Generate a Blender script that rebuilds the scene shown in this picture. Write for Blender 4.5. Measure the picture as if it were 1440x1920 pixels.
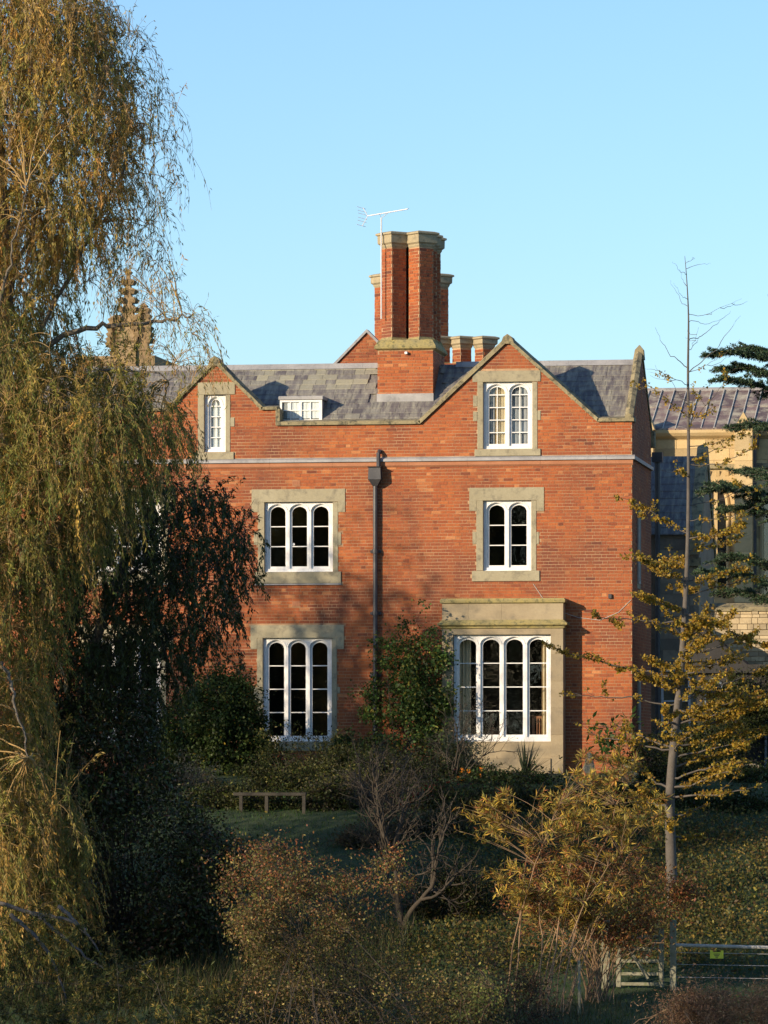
import bpy, bmesh, math, random
import numpy as np
from mathutils import Vector, Matrix

random.seed(7)
rng = np.random.default_rng(11)
scene = bpy.context.scene
for o in list(bpy.data.objects):
    bpy.data.objects.remove(o)

# ------------------------------------------------------------------ camera
TH = math.radians(9.0)          # the view meets the facade 9 degrees off its normal
DIST, FPX, YH, CZ = 110.0, 8800.0, 1430.0, 0.25
S_, C_ = math.sin(TH), math.cos(TH)
CAM = Vector((DIST * S_, -DIST * C_, CZ))
cd = bpy.data.cameras.new('camera')
cam = bpy.data.objects.new('camera', cd)
scene.collection.objects.link(cam)
cam.location = CAM
cam.rotation_euler = (math.pi / 2, 0, TH)
cd.sensor_fit = 'HORIZONTAL'
cd.sensor_width = 36.0
cd.lens = 36.0 * FPX / 1440.0
cd.shift_y = (YH - 960.0) / 1440.0
cd.clip_start = 1.0
cd.clip_end = 6000.0
scene.camera = cam

# ------------------------------------------------------------------ sky, sun, exposure
SUN_EL, SUN_AZ = math.radians(15.3), math.radians(42.0)   # azimuth: from the facade normal, to the left
light_dir = Vector((math.sin(SUN_AZ) * math.cos(SUN_EL), math.cos(SUN_AZ) * math.cos(SUN_EL), -math.sin(SUN_EL)))
world = bpy.data.worlds.new('World')
scene.world = world
world.use_nodes = True
wn = world.node_tree.nodes
wl = world.node_tree.links
sky = wn.new('ShaderNodeTexSky')
sky.sky_type = 'NISHITA'
sky.sun_disc = False
sky.sun_elevation = SUN_EL
sky.sun_rotation = math.atan2(-light_dir.x, -light_dir.y)
sky.air_density = 1.0
sky.dust_density = 0.45
sky.ozone_density = 4.0
bg = wn['Background']
bg.inputs['Strength'].default_value = 0.13
wl.new(sky.outputs['Color'], bg.inputs['Color'])
sl = bpy.data.lights.new('sun', 'SUN')
sl.energy = 4.3
sl.angle = math.radians(0.53)
sl.color = (1.0, 0.80, 0.56)
sun = bpy.data.objects.new('sun', sl)
scene.collection.objects.link(sun)
sun.rotation_euler = light_dir.to_track_quat('-Z', 'Y').to_euler()
sun.location = (-40, -60, 60)
scene.view_settings.view_transform = 'Standard'
scene.view_settings.look = 'None'
scene.view_settings.gamma = 1.0
scene.view_settings.exposure = 0.67
scene.cycles.max_bounces = 6
scene.cycles.transparent_max_bounces = 12
scene.cycles.use_denoising = True

# ------------------------------------------------------------------ helpers
col = scene.collection

def at(px, py, Y):
    """The point of the plane Y = const that lies on the photograph's line of sight."""
    u, v = (px - 720.0) / FPX, (YH - py) / FPX
    d = Vector((-S_ + u * C_, C_ + u * S_, v))
    return CAM + d * ((Y - CAM.y) / d.y)

def fx(px, Y=0.0):
    return at(px, YH, Y).x

def fz(px, py, Y=0.0):
    return at(px, py, Y).z

def tag(o, label, cat, group=None):
    o['label'] = label
    o['category'] = cat
    if group:
        o['group'] = group
    return o

def kind(o, k):
    o['kind'] = k
    return o

def empty(name, loc=(0, 0, 0)):
    o = bpy.data.objects.new(name, None)
    col.objects.link(o)
    o.location = loc
    return o

def link(name, me, parent=None):
    o = bpy.data.objects.new(name, me)
    col.objects.link(o)
    if parent is not None:
        o.parent = parent
        # every builder works in world space: undo the parent's offset
        m = Matrix.Translation(world_loc(parent))
        o.matrix_parent_inverse = m.inverted()
    return o

def world_loc(o):
    v = Vector((0, 0, 0))
    while o is not None:
        v = v + Vector(o.location)
        if o.parent is not None:
            v = v + o.matrix_parent_inverse.translation
        o = o.parent
    return v

class MB:
    """Collects boxes, prisms and tubes and links them as one mesh object."""
    def __init__(self):
        self.v, self.f, self.c = [], [], []
        self.cur = 0.5

    def add(self, verts, faces):
        b = len(self.v)
        self.v += [tuple(p) for p in verts]
        self.c += [self.cur] * len(verts)
        self.f += [tuple(i + b for i in f) for f in faces]
        return self

    def box(self, x0, x1, y0, y1, z0, z1):
        v = [(x0, y0, z0), (x1, y0, z0), (x1, y1, z0), (x0, y1, z0),
             (x0, y0, z1), (x1, y0, z1), (x1, y1, z1), (x0, y1, z1)]
        return self.add(v, [(0, 1, 5, 4), (1, 2, 6, 5), (2, 3, 7, 6), (3, 0, 4, 7), (4, 5, 6, 7), (3, 2, 1, 0)])

    def room(self, x0, x1, y0, y1, z0, z1):
        v = [(x0, y0, z0), (x1, y0, z0), (x1, y1, z0), (x0, y1, z0),
             (x0, y0, z1), (x1, y0, z1), (x1, y1, z1), (x0, y1, z1)]
        return self.add(v, [(1, 5, 6, 2), (2, 6, 7, 3), (3, 7, 4, 0), (4, 7, 6, 5), (3, 0, 1, 2)])

    def quad(self, a, b, c, d):
        return self.add([a, b, c, d], [(0, 1, 2, 3)])

    def prism(self, poly, y0, y1):
        """poly: (x, z) outline, counter-clockwise seen from -Y, pushed from y0 to y1."""
        n = len(poly)
        v = [(x, y0, z) for x, z in poly] + [(x, y1, z) for x, z in poly]
        f = [tuple(range(n)), tuple(range(2 * n - 1, n - 1, -1))]
        f += [(i, i + n, (i + 1) % n + n, (i + 1) % n) for i in range(n)]
        return self.add(v, f)

    def prism_x(self, poly, x0, x1):
        """poly: (y, z) outline pushed along X."""
        n = len(poly)
        v = [(x0, y, z) for y, z in poly] + [(x1, y, z) for y, z in poly]
        f = [tuple(range(n)), tuple(range(2 * n - 1, n - 1, -1))]
        f += [(i, i + n, (i + 1) % n + n, (i + 1) % n) for i in range(n)]
        return self.add(v, f)

    def loft(self, rings, cap=True):
        n = len(rings[0])
        v = [p for r in rings for p in r]
        f = []
        for k in range(len(rings) - 1):
            for i in range(n):
                f.append((k * n + i, k * n + (i + 1) % n, (k + 1) * n + (i + 1) % n, (k + 1) * n + i))
        if cap:
            f += [tuple(range(n - 1, -1, -1)), tuple(range((len(rings) - 1) * n, len(rings) * n))]
        return self.add(v, f)

    def tube(self, pts, r, n=8):
        pts = [Vector(p) for p in pts]
        rr = r if isinstance(r, (list, tuple)) else [r] * len(pts)
        rings = []
        for i, p in enumerate(pts):
            t = (pts[min(i + 1, len(pts) - 1)] - pts[max(i - 1, 0)]).normalized()
            a = t.cross(Vector((0.31, 0.9, 0.17)))
            if a.length < 0.05:
                a = t.cross(Vector((0.9, 0.1, 0.3)))
            a.normalize()
            b = t.cross(a)
            rings.append([p + a * (math.cos(2 * math.pi * k / n) * rr[i]) + b * (math.sin(2 * math.pi * k / n) * rr[i]) for k in range(n)])
        return self.loft(rings)

    def mesh(self, name, mat):
        me = bpy.data.meshes.new(name)
        me.from_pydata(self.v, [], self.f)
        a = me.attributes.new('tone', 'FLOAT', 'POINT')
        a.data.foreach_set('value', self.c)
        me.materials.append(mat)
        bm = bmesh.new()
        bm.from_mesh(me)
        bmesh.ops.recalc_face_normals(bm, faces=bm.faces)
        bm.to_mesh(me)
        bm.free()
        return me

    def build(self, name, mat, parent=None, bevel=0.0, raw=False):
        if raw:
            me = bpy.data.meshes.new(name)
            me.from_pydata(self.v, [], self.f)
            a = me.attributes.new('tone', 'FLOAT', 'POINT')
            a.data.foreach_set('value', self.c)
            me.materials.append(mat)
        else:
            me = self.mesh(name, mat)
        if bevel:
            bm = bmesh.new()
            bm.from_mesh(me)
            bmesh.ops.bevel(bm, geom=list(bm.edges), offset=bevel, segments=1, affect='EDGES', clamp_overlap=True)
            bm.to_mesh(me)
            bm.free()
        return link(name, me, parent)

# ------------------------------------------------------------------ materials
def new_mat(name):
    m = bpy.data.materials.new(name)
    m.use_nodes = True
    nt = m.node_tree
    return m, nt, nt.nodes['Principled BSDF']

def N(nt, typ, **kw):
    n = nt.nodes.new(typ)
    for k, v in kw.items():
        setattr(n, k, v)
    return n

def ramp(nt, stops):
    r = N(nt, 'ShaderNodeValToRGB')
    e = r.color_ramp.elements
    while len(e) < len(stops):
        e.new(0.5)
    for i, (p, c) in enumerate(stops):
        e[i].position = p
        e[i].color = (c[0], c[1], c[2], 1)
    return r

def mix(nt, fac, a, b, mode='MIX'):
    n = N(nt, 'ShaderNodeMix', data_type='RGBA', blend_type=mode)
    for sock, val in ((n.inputs[0], fac), (n.inputs[6], a), (n.inputs[7], b)):
        if isinstance(val, bpy.types.NodeSocket):
            nt.links.new(val, sock)
        elif isinstance(val, (int, float)):
            sock.default_value = val
        else:
            sock.default_value = (val[0], val[1], val[2], 1)
    return n.outputs[2]

def noise(nt, scale, detail=4.0, rough=0.6, stretch=None):
    tc = N(nt, 'ShaderNodeNewGeometry')
    src = tc.outputs['Position']
    if stretch:
        mp = N(nt, 'ShaderNodeMapping')
        mp.inputs['Scale'].default_value = stretch
        nt.links.new(src, mp.inputs['Vector'])
        src = mp.outputs['Vector']
    n = N(nt, 'ShaderNodeTexNoise')
    n.inputs['Scale'].default_value = scale
    n.inputs['Detail'].default_value = detail
    n.inputs['Roughness'].default_value = rough
    nt.links.new(src, n.inputs['Vector'])
    return n.outputs['Fac']

def attr(nt, name='tone'):
    return N(nt, 'ShaderNodeAttribute', attribute_name=name)

def bump(nt, bsdf, height, strength=0.3, dist=0.02):
    b = N(nt, 'ShaderNodeBump')
    b.inputs['Strength'].default_value = strength
    b.inputs['Distance'].default_value = dist
    nt.links.new(height, b.inputs['Height'])
    nt.links.new(b.outputs['Normal'], bsdf.inputs['Normal'])

def stepr(nt, fac, a, b):
    """0 below a, 1 above b"""
    m = N(nt, 'ShaderNodeMapRange')
    m.inputs['From Min'].default_value = a
    m.inputs['From Max'].default_value = b
    nt.links.new(fac, m.inputs['Value'])
    return m.outputs['Result']

def mat_brick(name='brick', dark=1.0):
    m, nt, b = new_mat(name)
    t = attr(nt)
    d = dark
    r = ramp(nt, [(0.0, (.11 * d, .034 * d, .02 * d)), (0.16, (.25 * d, .066 * d, .025 * d)), (0.5, (.37 * d, .100 * d, .030 * d)),
                  (0.8, (.44 * d, .138 * d, .038 * d)), (1.0, (.52 * d, .22 * d, .085 * d))])
    nt.links.new(t.outputs['Fac'], r.inputs['Fac'])
    big = noise(nt, 0.55, 3.0)
    c1 = mix(nt, stepr(nt, big, .44, .72), r.outputs['Color'], (.15, .05, .030))
    nt.nodes[-1].name = 'soot'
    fine = noise(nt, 34.0, 4.0)
    mid = noise(nt, 7.0, 5.0, .7)
    c1 = mix(nt, .55, c1, mix(nt, mid, (.45, .42, .40), (1.45, 1.42, 1.40)), 'MULTIPLY')
    c2 = mix(nt, .6, c1, mix(nt, fine, (.3, .28, .27), (1.45, 1.45, 1.45)), 'MULTIPLY')
    nt.links.new(c2, b.inputs['Base Color'])
    b.inputs['Roughness'].default_value = .88
    bump(nt, b, fine, .4, .006)
    return m

def mat_noise(name, c0, c1, scale=3.0, rough=.85, bstr=.25, fine=30.0, dirt=None, dirt_at=(.55, .75), stretch=None, tone=False):
    m, nt, b = new_mat(name)
    n = noise(nt, scale, 5.0, .62, stretch)
    base = mix(nt, stepr(nt, n, .3, .7), c0, c1)
    if tone:
        t = attr(nt)
        base = mix(nt, .8, base, mix(nt, t.outputs['Fac'], (.6, .6, .62), (1.35, 1.33, 1.28)), 'MULTIPLY')
    if dirt:
        dn = noise(nt, scale * 2.3, 6.0, .7)
        base = mix(nt, stepr(nt, dn, *dirt_at), base, dirt)
    f = noise(nt, fine, 3.0)
    base = mix(nt, .35, base, mix(nt, f, (.5, .5, .5), (1.4, 1.4, 1.4)), 'MULTIPLY')
    nt.links.new(base, b.inputs['Base Color'])
    b.inputs['Roughness'].default_value = rough
    if bstr:
        bump(nt, b, f, bstr, .01)
    return m

def mat_plain(name, c, rough=.5, metal=0.0):
    m, nt, b = new_mat(name)
    f = noise(nt, 9.0, 4.0)
    base = mix(nt, .25, c, mix(nt, f, (.55, .55, .55), (1.3, 1.3, 1.3)), 'MULTIPLY')
    nt.links.new(base, b.inputs['Base Color'])
    b.inputs['Roughness'].default_value = rough
    b.inputs['Metallic'].default_value = metal
    return m

def mat_slate():
    m, nt, b = new_mat('slate')
    t = attr(nt)
    r = ramp(nt, [(0.0, (.070, .064, .070)), (.35, (.115, .104, .108)), (.62, (.17, .16, .15)), (.8, (.25, .24, .18)), (1.0, (.34, .32, .22))])
    nt.links.new(t.outputs['Fac'], r.inputs['Fac'])
    st = noise(nt, 6.0, 5.0, .65, (1.6, .35, .35))
    c = mix(nt, stepr(nt, st, .42, .70), r.outputs['Color'], (.29, .28, .225))
    c = mix(nt, .5, c, mix(nt, noise(nt, 22.0), (.4, .4, .4), (1.5, 1.5, 1.5)), 'MULTIPLY')
    nt.links.new(c, b.inputs['Base Color'])
    b.inputs['Roughness'].default_value = .6
    bump(nt, b, noise(nt, 30.0), .3, .006)
    return m

def mat_glass():
    m, nt, b = new_mat('window_glass')
    nt.nodes.remove(b)
    out = [n for n in nt.nodes if n.type == 'OUTPUT_MATERIAL'][0]
    tr = N(nt, 'ShaderNodeBsdfTransparent')
    tr.inputs['Color'].default_value = (.86, .9, .88, 1)
    gl = N(nt, 'ShaderNodeBsdfGlossy')
    gl.inputs['Roughness'].default_value = .01
    fr = N(nt, 'ShaderNodeFresnel')
    # a thin sheet reflects alike from both sides: hand the back face the inverse index
    ge = N(nt, 'ShaderNodeNewGeometry')
    ior = N(nt, 'ShaderNodeMapRange')
    ior.inputs['To Min'].default_value = 1.65
    ior.inputs['To Max'].default_value = 1 / 1.65
    nt.links.new(ge.outputs['Backfacing'], ior.inputs['Value'])
    nt.links.new(ior.outputs['Result'], fr.inputs['IOR'])
    bp = N(nt, 'ShaderNodeBump')
    bp.inputs['Strength'].default_value = .05
    bp.inputs['Distance'].default_value = .05
    nt.links.new(noise(nt, 3.0, 2.0), bp.inputs['Height'])
    nt.links.new(bp.outputs['Normal'], gl.inputs['Normal'])
    ms = N(nt, 'ShaderNodeMixShader')
    nt.links.new(fr.outputs['Fac'], ms.inputs['Fac'])
    nt.links.new(tr.outputs['BSDF'], ms.inputs[1])
    nt.links.new(gl.outputs['BSDF'], ms.inputs[2])
    nt.links.new(ms.outputs['Shader'], out.inputs['Surface'])
    return m

def mat_leaf(name, transl=.3, rough=.55):
    m, nt, b = new_mat(name)
    out = [n for n in nt.nodes if n.type == 'OUTPUT_MATERIAL'][0]
    a = N(nt, 'ShaderNodeAttribute', attribute_name='leafcol')
    nt.links.new(a.outputs['Color'], b.inputs['Base Color'])
    b.inputs['Roughness'].default_value = rough
    b.inputs['Specular IOR Level'].default_value = .3
    tl = N(nt, 'ShaderNodeBsdfTranslucent')
    nt.links.new(a.outputs['Color'], tl.inputs['Color'])
    ms = N(nt, 'ShaderNodeMixShader')
    ms.inputs['Fac'].default_value = transl
    nt.links.new(b.outputs['BSDF'], ms.inputs[1])
    nt.links.new(tl.outputs['BSDF'], ms.inputs[2])
    nt.links.new(ms.outputs['Shader'], out.inputs['Surface'])
    return m

M = {}
M['brick'] = mat_brick()
M['mortar'] = mat_noise('mortar', (.26, .13, .06), (.50, .34, .20), 1.1, .95, .2, 30.0, (.17, .08, .05), (.52, .66))
M['stone'] = mat_noise('sandstone', (.29, .255, .165), (.36, .325, .22), 1.6, .9, .3, 26.0, (.15, .135, .10), (.50, .72), (1.0, 1.0, .45))
M['bay_stone'] = mat_noise('bay_sandstone', (.29, .235, .150), (.36, .30, .195), 1.3, .9, .25, 24.0, (.18, .155, .11), (.52, .75), None, True)
M['coping'] = mat_noise('coping_stone', (.20, .17, .10), (.33, .28, .16), 2.6, .95, .5, 18.0, (.075, .072, .05), (.48, .62))
M['moss_stone'] = mat_noise('mossy_stone', (.24, .21, .11), (.36, .29, .10), 5.0, .95, .5, 18.0, (.10, .10, .05), (.5, .65))
M['cap_stone'] = mat_noise('cap_stone', (.30, .25, .155), (.40, .34, .22), 3.0, .92, .3, 26.0, (.15, .13, .085), (.52, .75))
M['lead'] = mat_noise('lead', (.24, .24, .245), (.36, .355, .35), 2.2, .6, .2, 14.0, (.15, .15, .15), (.55, .75))
M['terracotta'] = mat_noise('moulded_brick', (.34, .14, .07), (.42, .19, .10), 2.0, .9, .2)
M['white_paint'] = mat_noise('white_paint', (.68, .68, .66), (.78, .78, .77), 3.0, .5, .05, 12.0)
M['glass'] = mat_glass()
M['slate'] = mat_slate()
M['iron'] = mat_noise('cast_iron', (.035, .036, .042), (.07, .07, .075), 5.0, .5, .15)
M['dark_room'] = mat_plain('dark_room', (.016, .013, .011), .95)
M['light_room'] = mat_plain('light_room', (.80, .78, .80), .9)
M['curtain'] = mat_noise('curtain', (.62, .50, .33), (.72, .60, .42), 4.0, .9, .1)
M['grey_net'] = mat_plain('grey_net', (.34, .34, .37), .9)
M['blind'] = mat_plain('blind', (.82, .82, .84), .9)
M['wood_chair'] = mat_plain('chair_wood', (.30, .12, .05), .5)
M['aerial'] = mat_plain('aerial_metal', (.68, .68, .68), .4, .3)
M['hall_stone'] = mat_noise('hall_stone', (.48, .35, .17), (.56, .43, .23), 1.0, .92, .3, 20.0, (.30, .21, .11), (.58, .8), None, True)
M['tower_stone'] = mat_noise('tower_stone', (.22, .15, .08), (.32, .23, .12), 1.5, .92, .3, 8.0, (.12, .085, .05), (.5, .7))
M['shade_toned_stone'] = mat_noise('shade_toned_stone', (.022, .021, .021), (.042, .04, .038), 1.5, .92, .3, 8.0)  # porch stone coloured near-black: its shade is painted into the base colour
M['grey_stone'] = mat_noise('grey_stone', (.22, .19, .15), (.32, .28, .21), 1.4, .92, .3, 18.0, (.12, .10, .085), (.55, .75), None, True)
M['rubble'] = mat_noise('rubble_stone', (.40, .32, .20), (.50, .42, .28), 2.4, .95, .4, 14.0, (.26, .21, .14), (.52, .75), None, True)
M['roof_sheet'] = mat_noise('roof_sheet', (.13, .085, .08), (.20, .145, .13), 1.0, .6, .2, 16.0, (.42, .38, .28), (.46, .66), (3.0, .5, .5), True)
M['bark'] = mat_noise('bark', (.10, .085, .065), (.20, .175, .14), 6.0, .95, .5, 22.0, (.06, .06, .04), (.55, .75))
M['bark_grey'] = mat_noise('bark_grey', (.07, .062, .054), (.125, .11, .095), 5.0, .9, .4, 22.0)
M['bark_pale'] = mat_noise('bark_pale', (.20, .17, .14), (.32, .28, .24), 5.0, .9, .4, 22.0)
M['twig'] = mat_noise('twig', (.19, .12, .07), (.32, .21, .12), 4.0, .9, .1)
M['twig_dark'] = mat_noise('twig_dark', (.034, .027, .020), (.062, .05, .037), 4.0, .9, .1)
M['twig_gold'] = mat_noise('twig_gold', (.30, .19, .07), (.38, .26, .11), 4.0, .9, .1)
M['leaf'] = mat_leaf('leaf', .42)
M['leaf_dark'] = mat_leaf('leaf_evergreen', .12, .5)
M['wood_grey'] = mat_noise('weathered_wood', (.17, .165, .115), (.28, .27, .20), 5.0, .9, .3, 22.0, (.13, .15, .07), (.5, .7))
M['wood_dark'] = mat_noise('dark_wood', (.028, .025, .02), (.05, .045, .035), 5.0, .9, .3, 22.0)
M['wood_pale'] = mat_noise('pale_wood', (.36, .35, .32), (.50, .49, .45), 5.0, .85, .3, 22.0)
M['yellow_sign'] = mat_plain('yellow_sign', (.72, .74, .05), .5)
M['sign_ink'] = mat_plain('sign_ink', (.10, .13, .04), .6)

# ------------------------------------------------------------------ ground
def ground_z(x, y):
    pts = [(-400, -3.0), (-110, -2.2), (-72, -4.2), (-66, -7.5), (-46, -7.5), (-40, -5.9), (-30, -4.75), (-22, -3.95), (-10, -1.1), (-5, -.25), (-3, 0), (400, 0)]
    for (a, za), (b, zb) in zip(pts, pts[1:]):
        if y <= b:
            t = (y - a) / (b - a)
            return za + (zb - za) * t + .05 * math.sin(x * .7 + y * .4) * math.sin(y * .55) * (1 if y < -6 else 0)
    return 0.0

def mat_ground():
    m, nt, b = new_mat('grass_ground')
    n1 = noise(nt, .5, 5.0)
    n2 = noise(nt, 9.0, 5.0, .7)
    c = mix(nt, stepr(nt, n1, .35, .7), (.022, .045, .010), (.034, .058, .014))
    c = mix(nt, stepr(nt, n2, .55, .8), c, (.032, .032, .016))
    nt.links.new(c, b.inputs['Base Color'])
    b.inputs['Roughness'].default_value = .95
    bump(nt, b, n2, .8, .05)
    return m

xs = sorted(set([-2500, -900, -300, -150] + list(range(-80, 81, 2)) + [150, 300, 900, 2500]))
ys = sorted(set([-2500, -900, -400, -200, -140] + list(range(-120, 21, 2)) + [-3, -5, 40, 100, 300, 900, 3000]))
gm = MB()
gm.add([(x, y, ground_z(x, y)) for y in ys for x in xs],
       [(j * len(xs) + i, j * len(xs) + i + 1, (j + 1) * len(xs) + i + 1, (j + 1) * len(xs) + i)
        for j in range(len(ys) - 1) for i in range(len(xs) - 1)])
kind(gm.build('ground', mat_ground(), raw=True), 'structure')
wm, wnt, wb = new_mat('river_water')
wb.inputs['Base Color'].default_value = (.03, .035, .025, 1)
wb.inputs['Roughness'].default_value = .08
bump(wnt, wb, noise(wnt, 1.5, 4.0), .25, .05)
rv = MB().quad((-300, -71, -6.2), (300, -71, -6.2), (300, -41.5, -6.2), (-300, -41.5, -6.2))
kind(rv.build('river', wm, raw=True), 'structure')

# ------------------------------------------------------------------ brickwork
BH, JT = .063, .012
CH = BH + JT

def cut(iv, a, b):
    out = []
    for p, q in iv:
        if b <= p or a >= q:
            out.append((p, q))
        else:
            if a > p:
                out.append((p, a))
            if b < q:
                out.append((b, q))
    return out

def brick_list(x0, x1, z0, z1, shape, holes):
    """Flemish-like bond: (xa, xb, za, zb) of every brick in a wall whose width at height z is shape(z)."""
    out = []
    row = 0
    z = z0
    while z + BH <= z1 + 1e-6:
        iv = shape(z + BH * .5)
        for a, b, c, d in holes:
            if c < z + BH * .7 and d > z + BH * .3:
                iv = [w for p in iv for w in cut([p], a, b)]
        off = (row % 2) * .1725 + (.02 if row % 4 > 1 else 0)
        for p, q in iv:
            # walk the bond from a fixed origin so that courses line up across openings
            k = math.floor((p - x0 + off) / .345) - 1
            while True:
                s = x0 - off + k * .345
                if s > q:
                    break
                for a, b in ((s, s + .2225), (s + .2325, s + .335)):
                    aa, bb = max(a, p + .003), min(b, q - .003)
                    if bb - aa > .035:
                        out.append((aa, bb, z, z + BH))
                k += 1
        z += CH
        row += 1
    return out

def brick_tone(x, z, base=None):
    t = random.gauss(.52, .11)
    if random.random() < .06:
        t = random.uniform(.08, .3)
    if random.random() < .03:
        t = random.uniform(.85, 1.0)
    return min(1, max(0, t + (base(x, z) if base else 0)))

def bricks_to_mesh(lst, org, ux, un, proud, mb, base=None):
    """ux: along the wall, un: outward normal (2-D); org: (x, y) of local 0."""
    for a, b, c, d in lst:
        mb.cur = brick_tone(a, c, base)
        pr = proud + random.uniform(-.002, .003)
        p = [(org[0] + ux[0] * s + un[0] * h, org[1] + ux[1] * s + un[1] * h) for h in (0, pr) for s in (a, b)]
        v = [(p[2][0], p[2][1], c), (p[3][0], p[3][1], c), (p[3][0], p[3][1], d), (p[2][0], p[2][1], d),
             (p[0][0], p[0][1], c), (p[1][0], p[1][1], c), (p[1][0], p[1][1], d), (p[0][0], p[0][1], d)]
        mb.add(v, [(0, 1, 2, 3), (4, 5, 1, 0)[::1], (3, 2, 6, 7), (4, 0, 3, 7), (1, 5, 6, 2)])

# ------------------------------------------------------------------ the house
house = tag(empty('brick_house', (0, 0, 0)), 'red brick house with stone-dressed arched windows, pointed gables and slate roof', 'house')
XR = fx(1185)                     # right-hand corner of the facade
XL = -9.4
Z = lambda py, px=720: fz(px, py)
Z_PAR = Z(795)                    # top of brickwork under the parapet coping
# gable outlines (x, z of the brickwork under the coping)
GR = dict(xc=fx(952), top=fz(952, 640), l=fx(788), lz=Z_PAR, r=fx(1120), rz=fz(1120, 790))
GL = dict(xc=fx(403), top=fz(403, 681), l=fx(403) - (fx(490) - fx(403)), lz=fz(490, 768), r=fx(490), rz=fz(490, 768))
ZR_ = GR['rz']
XSTEP = fx(518)

def profile(x):
    if x < GL['l']:
        return GL['lz']
    if x <= GL['xc']:
        return GL['lz'] + (GL['top'] - GL['lz']) * (x - GL['l']) / (GL['xc'] - GL['l'])
    if x <= GL['r']:
        return GL['top'] + (GL['rz'] - GL['top']) * (x - GL['xc']) / (GL['r'] - GL['xc'])
    if x <= XSTEP:
        return GL['rz']
    if x <= GR['l']:
        return Z_PAR
    if x <= GR['xc']:
        return Z_PAR + (GR['top'] - Z_PAR) * (x - GR['l']) / (GR['xc'] - GR['l'])
    if x <= GR['r']:
        return GR['top'] + (GR['rz'] - GR['top']) * (x - GR['xc']) / (GR['r'] - GR['xc'])
    return GR['rz']

def facade_shape(z):
    X = np.arange(XL, XR, .01)
    ok = np.array([profile(x) >= z for x in X]) if z > min(Z_PAR, GL['lz']) - .1 else None
    if ok is None:
        return [(XL, XR)]
    iv, start = [], None
    for x, k in zip(X, ok):
        if k and start is None:
            start = x
        if not k and start is not None:
            iv.append((start, x))
            start = None
    if start is not None:
        iv.append((start, XR))
    return iv

# windows: frame rectangle in pixels of the photograph, lights, rows of panes, vertical bar, stone rectangles
def R_(x0, x1, y0, y1):
    xm, ym = (x0 + x1) / 2, (y0 + y1) / 2
    return (fx(x0), fx(x1), fz(xm, y1), fz(xm, y0))

WIN = [
    dict(fr=R_(383, 423, 740, 848), n=1, rows=5, vbar=True, room='light',
         lintel=R_(371, 441, 717, 740), ears=None, sill=R_(366, 439, 848, 862),
         jambs=[R_(371, 383, 740, 848), R_(423, 432, 740, 848), R_(432, 440, 783, 800)], blind=True),
    dict(fr=R_(906, 998, 716, 842), n=2, rows=5, vbar=True, room='light',
         lintel=R_(886, 1014, 695, 716), ears=None, sill=R_(890, 1014, 842, 855),
         jambs=[R_(895, 906, 716, 842), R_(998, 1008, 716, 842), R_(887, 895, 742, 762), R_(887, 895, 772, 790), R_(1008, 1014, 770, 788)], curtain=[(.1, .42)]),
    dict(fr=R_(496, 624, 941, 1072), n=3, rows=3, vbar=False, room='dark',
         lintel=R_(472, 647, 917, 941), ears=[R_(472, 484, 941, 960), R_(634, 647, 941, 960)], sill=R_(478, 640, 1072, 1094),
         jambs=[R_(484, 496, 941, 1072), R_(624, 634, 941, 1072), R_(476, 484, 998, 1022), R_(634, 640, 998, 1022)], lip=True, disc=True),
    dict(fr=R_(906, 996, 938, 1070), n=2, rows=3, vbar=False, room='dark',
         lintel=R_(880, 1020, 914, 938), ears=[R_(880, 893, 938, 958), R_(1006, 1020, 938, 958)], sill=R_(885, 1012, 1070, 1090),
         jambs=[R_(893, 906, 938, 1070), R_(996, 1006, 938, 1070), R_(886, 893, 997, 1020), R_(1006, 1011, 997, 1020)]),
    dict(fr=R_(493, 622, 1196, 1390), n=3, rows=4, vbar=False, room='dark',
         lintel=R_(470, 645, 1172, 1196), ears=[R_(470, 482, 1196, 1217), R_(632, 645, 1196, 1217)], sill=R_(484, 630, 1390, 1408),
         jambs=[R_(482, 493, 1196, 1390), R_(622, 632, 1196, 1390), R_(474, 482, 1288, 1315), R_(632, 638, 1288, 1300)]),
    dict(fr=R_(172, 303, 941, 1072), n=3, rows=3, vbar=False, room='dark',
         lintel=R_(150, 328, 917, 941), ears=[R_(150, 160, 941, 960), R_(315, 328, 941, 960)], sill=R_(155, 320, 1072, 1094),
         jambs=[R_(160, 172, 941, 1072), R_(303, 315, 941, 1072)], lip=True),
    dict(fr=R_(170, 301, 1196, 1390), n=3, rows=4, vbar=False, room='dark',
         lintel=R_(148, 325, 1172, 1196), ears=[R_(148, 159, 1196, 1217), R_(312, 325, 1196, 1217)], sill=R_(160, 312, 1390, 1408),
         jambs=[R_(159, 170, 1196, 1390), R_(301, 312, 1196, 1390)]),
]
BAY = R_(855, 1037, 1191, 1388)
BAY_OUT = (fx(834), fx(1060), -.2, fz(947, 1124))
holes_core = [w['fr'] for w in WIN] + [(BAY[0] - .02, BAY[1] + .02, BAY[2] - .02, BAY[3] + .02)]
holes_brick = list(holes_core) + [BAY_OUT]
for w in WIN:
    holes_brick += [w['lintel'], w['sill']] + w['jambs'] + (w['ears'] or [])
Z_STR = (fz(760, 872), fz(760, 857))      # string course
AIRB = [R_(548, 563, 901, 911), R_(548, 563, 1127, 1137)]
holes_brick += AIRB + [(XL, XR + .2, Z_STR[0] - .05, Z_STR[1])]

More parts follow.
